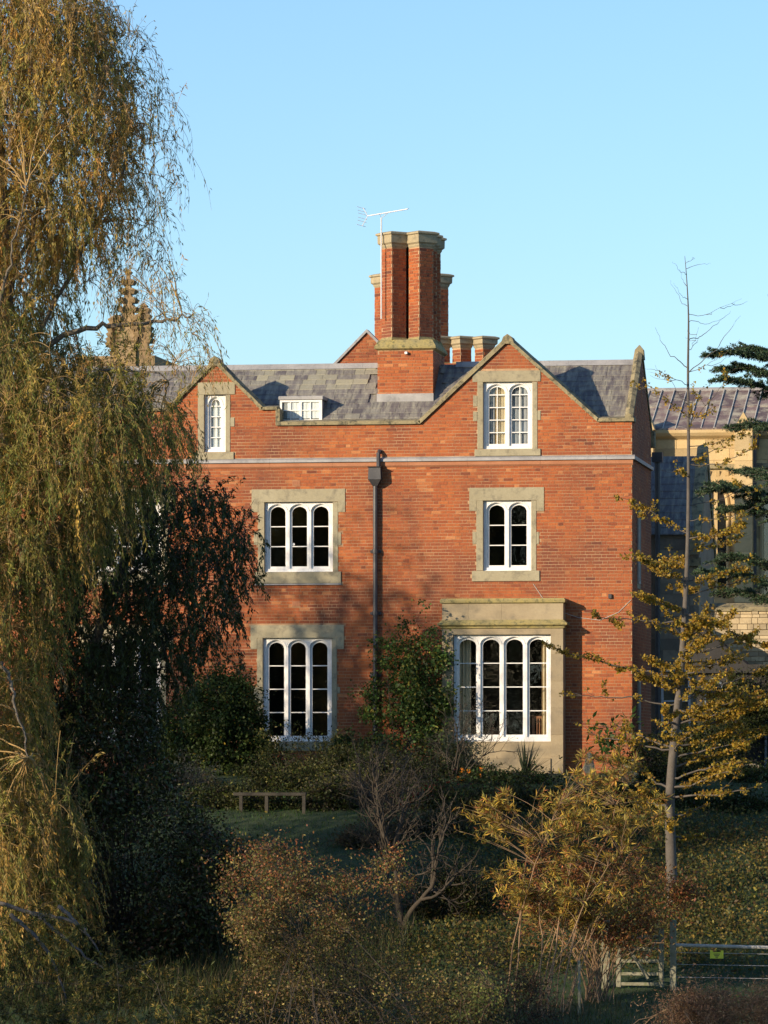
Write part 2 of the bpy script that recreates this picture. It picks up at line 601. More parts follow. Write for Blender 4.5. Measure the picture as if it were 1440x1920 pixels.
# wall core: strips per course so that openings stay open
core = MB()
rowz = np.arange(-.6, GR['top'] + CH, CH)
T = .36
for z in rowz:
    iv = facade_shape(z + CH * .5)
    for a, b, c, d in holes_core:
        if c < z + CH * .6 and d > z + CH * .4:
            iv = [w for p in iv for w in cut([p], a, b)]
    for p, q in iv:
        core.quad((p, 0, z), (q, 0, z), (q, 0, z + CH), (p, 0, z + CH))
        core.quad((q, T, z), (p, T, z), (p, T, z + CH), (q, T, z + CH))
        core.quad((p, T, z), (p, 0, z), (p, 0, z + CH), (p, T, z + CH))
        core.quad((q, 0, z), (q, T, z), (q, T, z + CH), (q, 0, z + CH))
wall = core.build('wall', M['mortar'], house, raw=True)

def patch(x, z):
    t = 0
    if z > Z(858) and XSTEP < x < fx(722):
        t += .13
    if z > Z(850) and x > fx(1100) and z < fz(1150, 790):
        t += .05
    return t

allb = brick_list(XL, XR, -.3, GR['top'], facade_shape, holes_brick)
cand = [i for i, b in enumerate(allb) if b[1] - b[0] > .2 and b[0] > fx(1064) and b[2] > 1.2]
cand.sort(key=lambda i: -(allb[i][0] + .25 * allb[i][2]))
single = set(cand[:290])
mb = MB()
bricks_to_mesh([b for i, b in enumerate(allb) if i not in single], (0, 0), (1, 0), (0, -1), .004, mb, patch)
kind(mb.build('brickwork', M['brick'], wall, raw=True), 'stuff')
bmesh_cache = {}
for i in sorted(single):
    a, b, c, d = allb[i]
    key = (round((b - a) / .01), int(brick_tone(a, c, patch) * 9))
    if key not in bmesh_cache:
        q = MB()
        q.cur = key[1] / 9 + .05
        w2 = key[0] * .01 / 2
        q.add([(-w2, -.006, 0), (w2, -.006, 0), (w2, -.006, BH), (-w2, -.006, BH), (-w2, .01, 0), (w2, .01, 0), (w2, .01, BH), (-w2, .01, BH)],
              [(0, 1, 2, 3), (4, 5, 1, 0), (3, 2, 6, 7), (4, 0, 3, 7), (1, 5, 6, 2), (5, 4, 7, 6)])
        bmesh_cache[key] = q.mesh('brick', M['brick'])
    o = link('brick', bmesh_cache[key], wall)
    o.location = ((a + b) / 2, random.uniform(-.002, .002), c)

# end wall (right), left end and back wall, a storey floor to keep daylight out
RIDGE_Y = 2.2
ZRIDGE = fz(720, 684, RIDGE_Y)
PITCH = .839
YB = 4.4
def end_profile(y):
    return ZRIDGE + .38 - abs(y - RIDGE_Y) * .80
apex_z = fz(1194, 655, RIDGE_Y)
E_SL = (apex_z - .12 - fz(1180, 788)) / (RIDGE_Y + .05)
em = MB()
for z in np.arange(-.6, apex_z - .2, CH):
    zc = z + CH / 2
    half = (apex_z - .16 - zc) / E_SL
    y0, y1 = max(T, RIDGE_Y - half), min(YB, RIDGE_Y + half)
    if y1 - y0 > .05:
        em.box(XR - .15, XR, y0, y1, z, z + CH)
endwall = em.build('end_wall', M['mortar'], house, raw=True)
eb = []
ez = -.3
row = 0
holes_end = [(1.2, 1.75, fz(1190, 1090), fz(1190, 955)), (1.2, 1.75, fz(1190, 1345), fz(1190, 1265))]
def end_shape(z):
    half = (apex_z - .18 - z) / E_SL
    return [(max(0, RIDGE_Y - half), min(YB, RIDGE_Y + half))] if half > .1 else []
eb = brick_list(0, YB, -.3, apex_z - .2, end_shape, holes_end)
mb = MB()
bricks_to_mesh(eb, (XR, 0), (0, 1), (1, 0), .006, mb)
kind(mb.build('brickwork', M['brick'], endwall, raw=True), 'stuff')
for a, b, c, d in holes_end:
    w = MB()
    w.box(XR - .02, XR + .012, a - .10, b + .10, c - .12, c)
    w.box(XR - .02, XR + .012, a - .10, b + .10, d, d + .16)
    w.box(XR - .02, XR + .012, a - .10, a, c, d)
    w.box(XR - .02, XR + .012, b, b + .10, c, d)
    wo = w.build('window_surround', M['stone'], house)
    w = MB()
    w.box(XR - .01, XR + .03, a, a + .06, c, d).box(XR - .01, XR + .03, b - .06, b, c, d).box(XR - .01, XR + .03, (a + b) / 2 - .03, (a + b) / 2 + .03, c, d)
    w.box(XR - .01, XR + .028, a, b, c, c + .06).box(XR - .01, XR + .028, a, b, d - .06, d)
    w.build('window_frame', M['wood_pale'], wo)
    MB().box(XR - .005, XR + .008, a + .06, b - .06, c + .06, d - .06).build('pane', M['glass'], wo)
bm_ = MB().box(XL, XR - .37, YB - .3, YB, -.6, Z_PAR)
bm_.build('rear_wall', M['terracotta'], house)
bl = MB().prism_x([(T + .01, -.6), (YB - .31, -.6), (YB - .31, Z_PAR - .2), (RIDGE_Y, ZRIDGE - .1), (T + .01, Z_PAR - .2)], XL, XL + .3)
bl.build('left_end_wall', M['terracotta'], house)

# thin metal pipe on the end wall
p = MB().tube([(XR + .06, 1.15, .1), (XR + .06, 1.15, fz(1190, 1255))], .035)
p.build('waste_pipe', M['wood_pale'], house)
p = MB().tube([(XR + .06, .9, fz(1190, 1085)), (XR + .06, .9, fz(1190, 960))], .03)
p.build('waste_pipe', M['wood_pale'], house)

# ------------------------------------------------------------------ windows
def arch_pts(x0, x1, zs, rise, n=14):
    c, h = (x0 + x1) / 2, (x1 - x0) / 2
    out = []
    for i in range(n + 1):
        t = -1 + 2 * i / n
        z = rise * ((max(0, 1 - abs(t) ** 2.3)) ** .55 * .82 + .18 * (1 - abs(t)))
        out.append((c + h * t, zs + z))
    return out

def plate(mb, x0, x1, z0, z1, lights, yf, yb):
    """Board with arched openings; lights: (a, b, zb, zs, rise)."""
    def wallq(p, q):      # reveal between two outline points (x, z)
        mb.quad((p[0], yf, p[1]), (p[0], yb, p[1]), (q[0], yb, q[1]), (q[0], yf, q[1]))
    xs_ = [x0] + [v for l in lights for v in (l[0], l[1])] + [x1]
    for i in range(0, len(xs_), 2):
        a, b = xs_[i], xs_[i + 1]
        mb.quad((a, yf, z0), (b, yf, z0), (b, yf, z1), (a, yf, z1))
    for a, b, zb, zs, rise in lights:
        mb.quad((a, yf, z0), (b, yf, z0), (b, yf, zb), (a, yf, zb))
        pts = arch_pts(a, b, zs, rise)
        for p, q in zip(pts, pts[1:]):
            mb.quad((p[0], yf, p[1]), (q[0], yf, q[1]), (q[0], yf, z1), (p[0], yf, z1))
            wallq(q, p)
        wallq((a, zs), (a, zb))
        wallq((b, zb), (b, zs))
        wallq((a, zb), (b, zb))
    for p, q in (((x0, z1), (x0, z0)), ((x1, z0), (x1, z1)), ((x1, z1), (x0, z1)), ((x0, z0), (x1, z0))):
        wallq(p, q)

def make_window(fr, n, rows, vbar, y0, parent, room, depth=2.6, name='window'):
    x0, x1, z0, z1 = fr
    W = x1 - x0
    e = .045 if n > 1 else .055
    pitch = (W - 2 * e) / n
    rise = .17 if n > 1 else .2
    hw = pitch / 2 - .028
    lights, sash, cells = [], [], []
    for i in range(n):
        c = x0 + e + pitch * (i + .5)
        zs = z1 - .05 - rise
        lights.append((c - hw, c + hw, z0 + .075, zs, rise))
        g = hw - .050
        sash.append((c - g, c + g, z0 + .13, zs - .02, rise - .035))
        cells.append((c - g, c + g, z0 + .13, zs - .02 + rise - .035))
    f = MB()
    plate(f, x0, x1, z0, z1, lights, y0, y0 + .055)
    win = f.build(name, M['white_paint'], parent, raw=True)
    f = MB()
    plate(f, x0 + .01, x1 - .01, z0 + .02, z1 - .02, sash, y0 + .050, y0 + .085)
    # hood mould above each arch
    for a, b, zb, zs, rise_ in lights:
        pts = arch_pts(a - .012, b + .012, zs, rise_ + .012)
        for p, q in zip(pts, pts[1:]):
            f.add([(p[0], y0 - .012, p[1]), (q[0], y0 - .012, q[1]), (q[0], y0 - .012, q[1] + .022), (p[0], y0 - .012, p[1] + .022),
                   (p[0], y0 + .003, p[1]), (q[0], y0 + .003, q[1]), (q[0], y0 + .003, q[1] + .03), (p[0], y0 + .003, p[1] + .03)],
                  [(0, 1, 2, 3), (1, 0, 4, 5), (3, 2, 6, 7)])
    f.build('sash', M['white_paint'], win, raw=True)
    sb = MB().box(x0 - .004, x1 + .004, y0 - .03, y0 + .05, z0 - .03, z0 + .012)
    sb.build('timber_sill', M['white_paint'], win)
    for a, b, zb, zt in cells:
        hs = [zb + (zt - zb) * k / rows for k in range(rows + 1)]
        if rows == 5:      # attic lights: short arched top pane
            hs = [zb + (zt - zb) * k for k in (0, .2, .42, .64, .86, 1.0)]
        for h in hs[1:-1]:
            MB().box(a - .005, b + .005, y0 + .06, y0 + .082, h - .011, h + .011).build('glazing_bar', M['white_paint'], win)
        if vbar:
            MB().box((a + b) / 2 - .010, (a + b) / 2 + .010, y0 + .062, y0 + .080, zb, zt).build('glazing_bar', M['white_paint'], win)
        cs = [a, (a + b) / 2, b] if vbar else [a, b]
        for h0, h1 in zip(hs, hs[1:]):
            for c0, c1 in zip(cs, cs[1:]):
                ti, tj = random.uniform(-.004, .004), random.uniform(-.004, .004)
                yy = y0 + .090
                q = MB().add([(c0 - .01, yy + ti, h0 - .01), (c1 + .01, yy - ti + tj, h0 - .01), (c1 + .01, yy - ti - tj, h1 + .01), (c0 - .01, yy + ti - tj * 2, h1 + .01)], [(0, 1, 2, 3)])
                q.build('pane', M['glass'], win, raw=True)
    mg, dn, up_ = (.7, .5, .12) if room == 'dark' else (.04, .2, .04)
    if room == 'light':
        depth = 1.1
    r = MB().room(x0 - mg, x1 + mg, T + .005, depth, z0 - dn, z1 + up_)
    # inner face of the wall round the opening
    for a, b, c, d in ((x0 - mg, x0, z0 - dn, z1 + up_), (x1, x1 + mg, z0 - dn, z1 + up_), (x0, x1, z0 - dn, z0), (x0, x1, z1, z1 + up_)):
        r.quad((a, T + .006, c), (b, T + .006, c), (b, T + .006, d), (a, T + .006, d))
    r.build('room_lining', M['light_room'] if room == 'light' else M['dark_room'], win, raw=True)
    return win

def stone_box(r, name, parent, y0=-.014, y1=.2, mat='stone', bev=.006):
    m = MB()
    m.cur = random.uniform(.3, .7)
    m.box(r[0] + .002, r[1] - .002, y0 - random.uniform(0, .003), y1, r[2] + .002, r[3] - .002)
    return m.build(name, M[mat], parent, bevel=bev)

def drape(name, x0, x1, y, z0, z1, mat, parent, folds=7, amp=.035):
    m = MB()
    n = folds * 6
    v = []
    for i in range(n + 1):
        x = x0 + (x1 - x0) * i / n
        yy = y + amp * math.sin(i / 6 * 2 * math.pi) + amp * .4 * math.sin(i * .9)
        v += [(x, yy, z0), (x, yy, z1)]
    m.add(v, [(2 * i, 2 * i + 2, 2 * i + 3, 2 * i + 1) for i in range(n)])
    return m.build(name, mat, parent, raw=True)

for w in WIN:
    win = make_window(w['fr'], w['n'], w['rows'], w['vbar'], .075, house, w['room'])
    fr = w['fr']
    if w['ears']:
        L, E = w['lintel'], w['ears']
        m = MB()
        m.prism([(L[0], E[0][2]), (E[0][1], E[0][2]), (E[0][1], L[2]), (E[1][0], L[2]), (E[1][0], E[1][2]), (L[1], E[1][2]), (L[1], L[3]), (L[0], L[3])], -.02, .2)
        m.build('lintel', M['stone'], win)
    else:
        stone_box(w['lintel'], 'lintel', win, -.02)
    s = stone_box(w['sill'], 'sill', win, -.035, .074)
    if w.get('lip'):
        s_ = w['sill']
        MB().box(s_[0], s_[1], -.05, .0, s_[2] - .035, s_[2] - .004).build('sill_drip', M['lead'], win)
    for j in w['jambs']:
        stone_box(j, 'jamb_stone', win)
    if w.get('blind'):
        drape('net_curtain', fr[0] + .02, fr[1] - .02, .20, fr[2], fr[3], M['blind'], win, 5, .012)
    if w.get('curtain'):
        xm = (fr[0] + fr[1]) / 2
        drape('curtain', fr[0] + .26, xm - .08, .215, fr[2] - .1, fr[3], M['curtain'], win, 4, .018)
        drape('net_curtain', fr[0] + .02, fr[0] + .24, .225, fr[2] + .02, fr[3], M['grey_net'], win, 3, .012)
        drape('net_curtain', xm - .05, fr[1] - .02, .215, fr[2] + .02, fr[3], M['grey_net'], win, 5, .012)
    if w.get('disc'):
        xc_, zc_ = fx(548), fz(548, 1020)
        d = MB()
        d.loft([[(xc_ + .032 * math.cos(k * math.pi / 6), yy, zc_ + .032 * math.sin(k * math.pi / 6)) for k in range(12)] for yy in (.155, .159)])
        d.build('window_sticker', M['white_paint'], win)

for a in AIRB:
    m = MB()
    m.box(a[0], a[1], -.004, .01, a[2], a[3])
    for k in range(4):
        xx = a[0] + (a[1] - a[0]) * (k + .5) / 4
        m.box(xx - .014, xx + .014, -.012, -.003, a[2] + .01, a[3] - .01)
    m.build('air_brick', M['terracotta'], house)

# string course: lead-covered weathering over a moulded brick band
xx = XL
k = 0
while xx < XR + .05:
    x2 = min(xx + random.uniform(1.3, 2.0), XR + .07)
    if x2 > XR - .3:
        x2 = XR + .07
    m = MB().prism_x([(.0, Z_STR[1]), (-.085, Z_STR[1] - .045), (-.095, Z_STR[1] - .105), (0, Z_STR[1] - .105)][::-1], xx + .003, x2)
    m.build('string_course', M['lead'], house)
    m = MB().prism_x([(0, Z_STR[1] - .107), (-.05, Z_STR[1] - .107), (-.045, Z_STR[0] - .01), (-.012, Z_STR[0] - .05), (0, Z_STR[0] - .05)][::-1], xx + .003, x2 - .045 if x2 > XR else x2)
    m.build('string_moulding', M['terracotta'], house)
    xx = x2
# return of the string course along the end wall
MB().box(XR + .0, XR + .07, .0, YB, Z_STR[1] - .105, Z_STR[1] - .02).build('string_course', M['lead'], house)

# parapet and gable copings, stone by stone
def coping_run(p, q, n, t=.10, y0=-.07, y1=.44):
    """Stones laid on the line p-q (x, z)."""
    for i in range(n):
        a = (p[0] + (q[0] - p[0]) * i / n, p[1] + (q[1] - p[1]) * i / n)
        b = (p[0] + (q[0] - p[0]) * (i + 1) / n, p[1] + (q[1] - p[1]) * (i + 1) / n)
        dx, dz = b[0] - a[0], b[1] - a[1]
        L = math.hypot(dx, dz)
        nx, nz = -dz / L, dx / L
        if nz < 0:
            nx, nz = -nx, -nz
        g = .004 / L
        a2 = (a[0] + dx * g, a[1] + dz * g)
        tt = t + random.uniform(-.006, .006)
        m = MB()
        ym = (y0 + y1) / 2
        ring = []
        for s in (a2, b):
            ring.append([(s[0], y0, s[1] - .01), (s[0] + nx * tt * .55, y0, s[1] + nz * tt * .55), (s[0] + nx * tt, ym, s[1] + nz * tt),
                         (s[0] + nx * tt * .55, y1, s[1] + nz * tt * .55), (s[0], y1, s[1] - .01)])
        m.loft(ring)
        m.build('coping_stone', M['coping'], house)

coping_run((GL['l'], GL['lz']), (GL['xc'], GL['top']), 3, .13)
coping_run((GL['xc'], GL['top']), (GL['r'], GL['rz']), 3, .13)
coping_run((GL['r'], GL['rz']), (XSTEP + .03, GL['rz']), 1, .10)
coping_run((XL, GL['lz']), (GL['l'], GL['lz']), 3, .10)
MB().box(XSTEP - .01, XSTEP + .10, -.06, .43, Z_PAR, GL['rz'] + .01).build('coping_stone', M['coping'], house, bevel=.01)
coping_run((XSTEP + .0, Z_PAR), (GR['l'], Z_PAR), 4, .13)
coping_run((GR['l'], GR['lz']), (GR['xc'], GR['top']), 4, .13)
coping_run((GR['xc'], GR['top']), (GR['r'], GR['rz']), 4, .13)
coping_run((GR['r'], GR['rz']), (XR + .05, GR['rz']), 1, .12)
for g in (GL, GR):     # apex stones
    m = MB().prism([(g['xc'] - .16, g['top'] - .06), (g['xc'] + .16, g['top'] - .06), (g['xc'] + .1, g['top'] + .10), (g['xc'], g['top'] + .17), (g['xc'] - .1, g['top'] + .10)], -.078, .448)
    m.build('apex_stone', M['coping'], house)

# end-wall gable coping, climbing away from the street corner
def end_coping(yz, x0, x1, n):
    (ya, za), (yb, zb) = yz
    for i in range(n):
        a = (ya + (yb - ya) * i / n, za + (zb - za) * i / n)
        b = (ya + (yb - ya) * (i + 1) / n, za + (zb - za) * (i + 1) / n)
        m = MB()
        xm = (x0 + x1) / 2
        m.loft([[(x0, s[0], s[1]), (x0, s[0], s[1] + .10), (xm, s[0], s[1] + .16), (x1, s[0], s[1] + .10), (x1, s[0], s[1])] for s in ((a[0] + .002, a[1]), b)])
        m.build('coping_stone', M['coping'], house)
end_coping([(-.05, fz(1180, 788)), (RIDGE_Y, apex_z - .12)], XR - .16, XR + .03, 4)
end_coping([(RIDGE_Y, apex_z - .12), (YB + .1, apex_z - .12 - (YB + .1 - RIDGE_Y) * E_SL)], XR - .16, XR + .03, 4)
m = MB()
base = [(-.14, 0), (-.06, .12), (.0, .20)]
m.loft([[(XR - .19, RIDGE_Y - .14, apex_z - .25), (XR + .07, RIDGE_Y - .14, apex_z - .25), (XR + .07, RIDGE_Y + .14, apex_z - .25), (XR - .19, RIDGE_Y + .14, apex_z - .25)],
        [(XR - .15, RIDGE_Y - .12, apex_z - .02), (XR + .05, RIDGE_Y - .12, apex_z - .02), (XR + .05, RIDGE_Y + .12, apex_z - .02), (XR - .15, RIDGE_Y + .12, apex_z - .02)],
        [(XR - .06, RIDGE_Y - .01, apex_z + .10), (XR - .04, RIDGE_Y - .01, apex_z + .10), (XR - .04, RIDGE_Y + .01, apex_z + .10), (XR - .06, RIDGE_Y + .01, apex_z + .10)]])
m.build('apex_stone', M['coping'], house)
MB().box(XR - .2, XR + .09, YB - .05, YB + .25, apex_z - 2.2 * E_SL - .5, apex_z - 2.2 * E_SL - .1).build('kneeler', M['coping'], house, bevel=.02)

# ------------------------------------------------------------------ roof
rm = MB()
def roof_z(y):
    return ZRIDGE - abs(y - RIDGE_Y) * PITCH
rm.add([(XL, T, roof_z(T) - .03), (XR - .17, T, roof_z(T) - .03), (XR - .17, RIDGE_Y, ZRIDGE - .03), (XL, RIDGE_Y, ZRIDGE - .03), (XL, YB + .2, roof_z(YB + .2) - .03), (XR - .17, YB + .2, roof_z(YB + .2) - .03)],
       [(0, 1, 2, 3), (3, 2, 5, 4)])
rm.cur = .2
roof = rm.build('roof', M['slate'], house, raw=True)
SL = .20                                    # exposed course on the slope
cosp, sinp = 1 / math.hypot(1, PITCH), PITCH / math.hypot(1, PITCH)
slates = []
srows = int((RIDGE_Y - T) / cosp / SL)
for r in range(srows + 1):
    s = XL + random.uniform(0, .3)
    while s < XR - .18:
        w = random.choice((.24, .28, .32, .36, .42))
        slates.append((r, s, min(w, XR - .18 - s)))
        s += w
CHX0, CHX1 = fx(708, 1.12), fx(812, 1.12)
CHY0, CHY1 = 1.12, 3.0
cache = {}
rest = MB()
cnt = 0
slates.sort(key=lambda t: (0 if (t[1] > fx(430) and t[0] >= 3) else 1, -t[0]))
def slate_tone(x, r):
    base = .36
    if fx(430) < x < fx(705) and r >= srows - 5:
        return random.choice((.36, .5, .6, .7, .78, .85, .95))
    return min(1, max(0, random.gauss(base, .13)))
for r, s, w in slates:
    d0 = r * SL                              # distance up the slope from the gutter
    yb = T + d0 * cosp
    zb = roof_z(yb)
    if s + w > CHX0 and s < CHX1 and yb + .2 > CHY0:
        continue
    t = slate_tone(s, r)
    L = min(SL + .06, (RIDGE_Y - .02 - yb) / cosp)
    if L < .08:
        continue
    lift = .022
    if cnt < 290 and L > SL + .05 and w > .2 and s > fx(425) and r >= 2:
        key = (round(w * 100), int(t * 8))
        if key not in cache:
            q = MB()
            q.cur = key[1] / 8 + .06
            ww = w / 2 - .004
            q.add([(-ww, 0, lift), (ww, 0, lift), (ww, L * cosp, L * sinp + .002), (-ww, L * cosp, L * sinp + .002), (-ww, 0, lift - .013), (ww, 0, lift - .013)],
                  [(0, 1, 2, 3), (4, 5, 1, 0), (4, 0, 3), (1, 5, 2)])
            me = bpy.data.meshes.new('slate')
            me.from_pydata(q.v, [], q.f)
            a_ = me.attributes.new('tone', 'FLOAT', 'POINT')
            a_.data.foreach_set('value', q.c)
            me.materials.append(M['slate'])
            cache[key] = me
        o = link('slate', cache[key], roof)
        o.location = (s + w / 2, yb, zb + random.uniform(0, .006))
        cnt += 1
    else:
        rest.cur = t
        a, b = s + .004, s + w - .004
        dz = random.uniform(0, .006)
        rest.add([(a, yb, zb + lift + dz), (b, yb, zb + lift + dz), (b, yb + L * cosp, zb + L * sinp + .002), (a, yb + L * cosp, zb + L * sinp + .002), (a, yb, zb + lift - .013), (b, yb, zb + lift - .013)],
                 [(0, 1, 2, 3), (4, 5, 1, 0), (4, 0, 3), (1, 5, 2)])
kind(rest.build('slating', M['slate'], roof, raw=True), 'stuff')
# ridge tiles
s = XL
while s < XR - .2:
    e = min(s + .45, XR - .18)
    if not (e > CHX0 and s < CHX1):
        m = MB()
        m.cur = random.uniform(.2, .8)
        m.prism_x([(RIDGE_Y - .16, ZRIDGE - .09), (RIDGE_Y - .05, ZRIDGE + .045), (RIDGE_Y + .05, ZRIDGE + .045), (RIDGE_Y + .16, ZRIDGE - .09)][::-1], s + .002, e)
        m.build('ridge_tile', M['lead'], roof)
    s = e
# low cross roofs behind the two gables
for g in (GL, GR):
    zt = min(g['top'] - .35, ZRIDGE - .14)
    hw = (zt - (Z_PAR - .3)) * 1.0
    m = MB().add([(g['xc'] - hw, T + .01, Z_PAR - .3), (g['xc'], T + .01, zt), (g['xc'] + hw, T + .01, Z_PAR - .3),
                  (g['xc'] - hw, 2.2, Z_PAR - .3), (g['xc'], 2.2, zt), (g['xc'] + hw, 2.2, Z_PAR - .3)], [(0, 1, 4, 3), (1, 2, 5, 4)])
    m.cur = .3
    m.build('gable_roof', M['slate'], house, raw=True)

# dormer: flat lead top, white sash, slate cheeks
dx0, dx1, dy = fx(525, .5), fx(604, .5), .5
dz1, dz0 = fz(565, 745, .5), fz(565, 800, .5)
yroof = RIDGE_Y - (ZRIDGE - dz1) / PITCH
m = MB().prism_x([(dy + .03, dz0), (yroof + .06, dz1 - .06), (dy + .03, dz1 - .06)], dx0 + .03, dx1 - .03)
dorm = m.build('dormer', M['lead'], house)
MB().box(dx0 - .03, dx1 + .03, dy - .05, yroof + .1, dz1 - .06, dz1 + .03).build('dormer_roof', M['lead'], dorm, bevel=.012)
m = MB()
fz0, fz1_ = fz(565, 789, .5), dz1 - .062
m.box(dx0, dx0 + .05, dy - .02, dy + .028, dz0, fz1_).box(dx1 - .07, dx1, dy - .02, dy + .028, dz0, fz1_)
m.box(dx0 + .05, dx1 - .07, dy - .018, dy + .028, fz1_ - .05, fz1_).box(dx0 + .05, dx1 - .07, dy - .018, dy + .028, dz0, fz0 + .03)
xm = (dx0 + dx1 - .02) / 2
m.box(xm - .03, xm + .03, dy - .015, dy + .028, fz0, fz1_ - .04)
m.build('dormer_frame', M['white_paint'], dorm)
for a, b in ((dx0 + .05, xm - .03), (xm + .03, dx1 - .07)):
    MB().box((a + b) / 2 - .012, (a + b) / 2 + .012, dy - .008, dy + .02, fz0 + .02, fz1_ - .05).box(a, b, dy - .006, dy + .02, (fz0 + fz1_) / 2 - .012, (fz0 + fz1_) / 2 + .012).build('glazing_bar', M['white_paint'], dorm)
    MB().quad((a, dy + .012, fz0), (b, dy + .012, fz0), (b, dy + .012, fz1_ - .04), (a, dy + .012, fz1_ - .04)).build('pane', M['glass'], dorm, raw=True)
    drape('net_curtain', a + (.12 if a < xm - .3 else 0), b, dy + .022, fz0, fz1_ - .04, M['blind'], dorm, 4, .004)

# ------------------------------------------------------------------ chimneys
def diamond(cx, cy, h):
    return [(cx, cy - h), (cx + h, cy), (cx, cy + h), (cx - h, cy)]

def ring(cx, cy, h, z):
    return [(x, y, z) for x, y in diamond(cx, cy, h)]

def shaft(cx, cy, z0, z1, side, parent, cap_h=.36, detail=True):
    h = side / math.sqrt(2)
    m = MB().loft([ring(cx, cy, h - .004, z0 - .25), ring(cx, cy, h - .004, z1)])
    sh = m.build('chimney_shaft', M['mortar'], parent)
    pts = diamond(cx, cy, h - .004)
    lst = brick_list(0, side, z0, z1 - .01, lambda z: [(0, side - .006)], [])
    b = MB()
    for i in range(4):
        a, c = pts[i], pts[(i + 1) % 4]
        ux = ((c[0] - a[0]) / side, (c[1] - a[1]) / side)
        un = (ux[1], -ux[0])
        bricks_to_mesh(lst, a, ux, un, .006, b, lambda x, z: -.1)
    kind(b.build('brickwork', M['brick'], sh, raw=True), 'stuff')
    c = MB()
    c.loft([ring(cx, cy, h, z1 - .02), ring(cx, cy, h + .03, z1 + .02), ring(cx, cy, h + .035, z1 + .05), ring(cx, cy, h + .095, z1 + .09), ring(cx, cy, h + .10, z1 + cap_h - .09),
            ring(cx, cy, h + .15, z1 + cap_h - .07), ring(cx, cy, h + .145, z1 + cap_h - .03), ring(cx, cy, h + .03, z1 + cap_h)])
    c.build('chimney_cap', M['cap_stone'], sh)
    # moulded foot
    c = MB()
    c.loft([ring(cx, cy, h + .06, z0 - .12), ring(cx, cy, h + .05, z0 + .0), ring(cx, cy, h + .005, z0 + .06)])
    c.build('shaft_foot', M['moss_stone'], sh)
    return sh

zb1 = fz(760, 655, CHY0)
m = MB().box(CHX0 + .004, CHX1 - .004, CHY0 + .004, CHY1 - .004, 7.6, zb1)
stack = m.build('chimney_stack', M['mortar'], house)
b = MB()
wf = CHX1 - CHX0
bricks_to_mesh(brick_list(0, wf, 7.9, zb1 - .01, lambda z: [(0, wf)], []), (CHX0, CHY0 + .004), (1, 0), (0, -1), .006, b, lambda x, z: .04)
wd = CHY1 - CHY0
bricks_to_mesh(brick_list(0, wd, 7.9, zb1 - .01, lambda z: [(0, wd)], []), (CHX1 - .004, CHY0), (0, 1), (1, 0), .006, b)
bricks_to_mesh(brick_list(0, wd, 7.9, zb1 - .01, lambda z: [(0, wd)], []), (CHX0 + .004, CHY1), (0, -1), (-1, 0), .006, b)
kind(b.build('brickwork', M['brick'], stack, raw=True), 'stuff')
m = MB()
def rect(x0, x1, y0, y1, z):
    return [(x0, y0, z), (x1, y0, z), (x1, y1, z), (x0, y1, z)]
m.loft([rect(CHX0 - .0, CHX1 + .0, CHY0 - .0, CHY1 + .0, zb1 - .02), rect(CHX0 - .07, CHX1 + .07, CHY0 - .07, CHY1 + .07, zb1 + .02), rect(CHX0 - .07, CHX1 + .07, CHY0 - .07, CHY1 + .07, zb1 + .07),
        rect(CHX0 + .02, CHX1 - .02, CHY0 + .02, CHY1 - .02, zb1 + .22), rect(CHX0 + .06, CHX1 - .06, CHY0 + .06, CHY1 - .06, zb1 + .24)])
m.build('stack_plinth', M['moss_stone'], stack)
zs0, zs1 = zb1 + .24, fz(760, 464, 1.5)
for j in range(3):
    for px in (738.5, 789.5):
        shaft(fx(px, 1.48), 1.48 + j * .60, zs0, zs1, .42, stack)
MB().box(CHX0 - .015, CHX1 + .015, CHY0 - .05, CHY0 + .0, fz(760, 753, 1.1), fz(760, 738, 1.1)).build('lead_flashing', M['lead'], stack)
m = MB()
m.box(fx(762, 1.1) - .035, fx(762, 1.1) + .035, CHY0 - .09, CHY0, zb1 - .12, zb1 - .06)
m.build('security_lamp', M['white_paint'], stack, bevel=.01)

# television aerial strapped to the front shaft
aer = tag(empty('television_aerial', (fx(716, 1.2), 1.2, fz(716, 598, 1.2))), 'thin pale television aerial on a mast strapped to the tallest chimney', 'aerial')
ax, ay = fx(715, 1.25), 1.25
zt_ = fz(715, 408, ay)
MB().tube([(ax, ay, fz(715, 598, ay)), (ax, ay, zt_)], .019).build('mast', M['aerial'], aer)
m = MB()
b0, b1 = Vector((fx(688, ay), ay + .1, fz(688, 404, ay))), Vector((fx(769, ay), ay - .35, fz(769, 395, ay)))
m.tube([b0, b1], .013)
m.tube([b0 + (b1 - b0) * .3 + Vector((0, 0, 0)), Vector((ax, ay, zt_ - .02)), b0 + (b1 - b0) * .52], .008)
boom = m.build('boom', M['aerial'], aer)
for i in range(16):
    c = b0 + (b1 - b0) * (.12 + .87 * i / 15)
    MB().tube([c + Vector((-.02, -.08, -.03)), c + Vector((.02, .08, .03))], .006, 5).build('aerial_element', M['aerial'], boom)
rf = MB()
rc = b0 + Vector((-.06, 0, 0))
for dz in (-.22, -.12, -.05, .05, .12, .2):
    c = rc + Vector((-.05 - abs(dz) * .2, .0, dz))
    rf.tube([c + Vector((-.10, -.06, .02)), c + Vector((.10, .06, -.03))], .006, 5)
rf.tube([rc + Vector((-.07, 0, -.24)), b0, rc + Vector((-.05, 0, .2))], .009, 5)
rf.build('reflector', M['aerial'], aer)

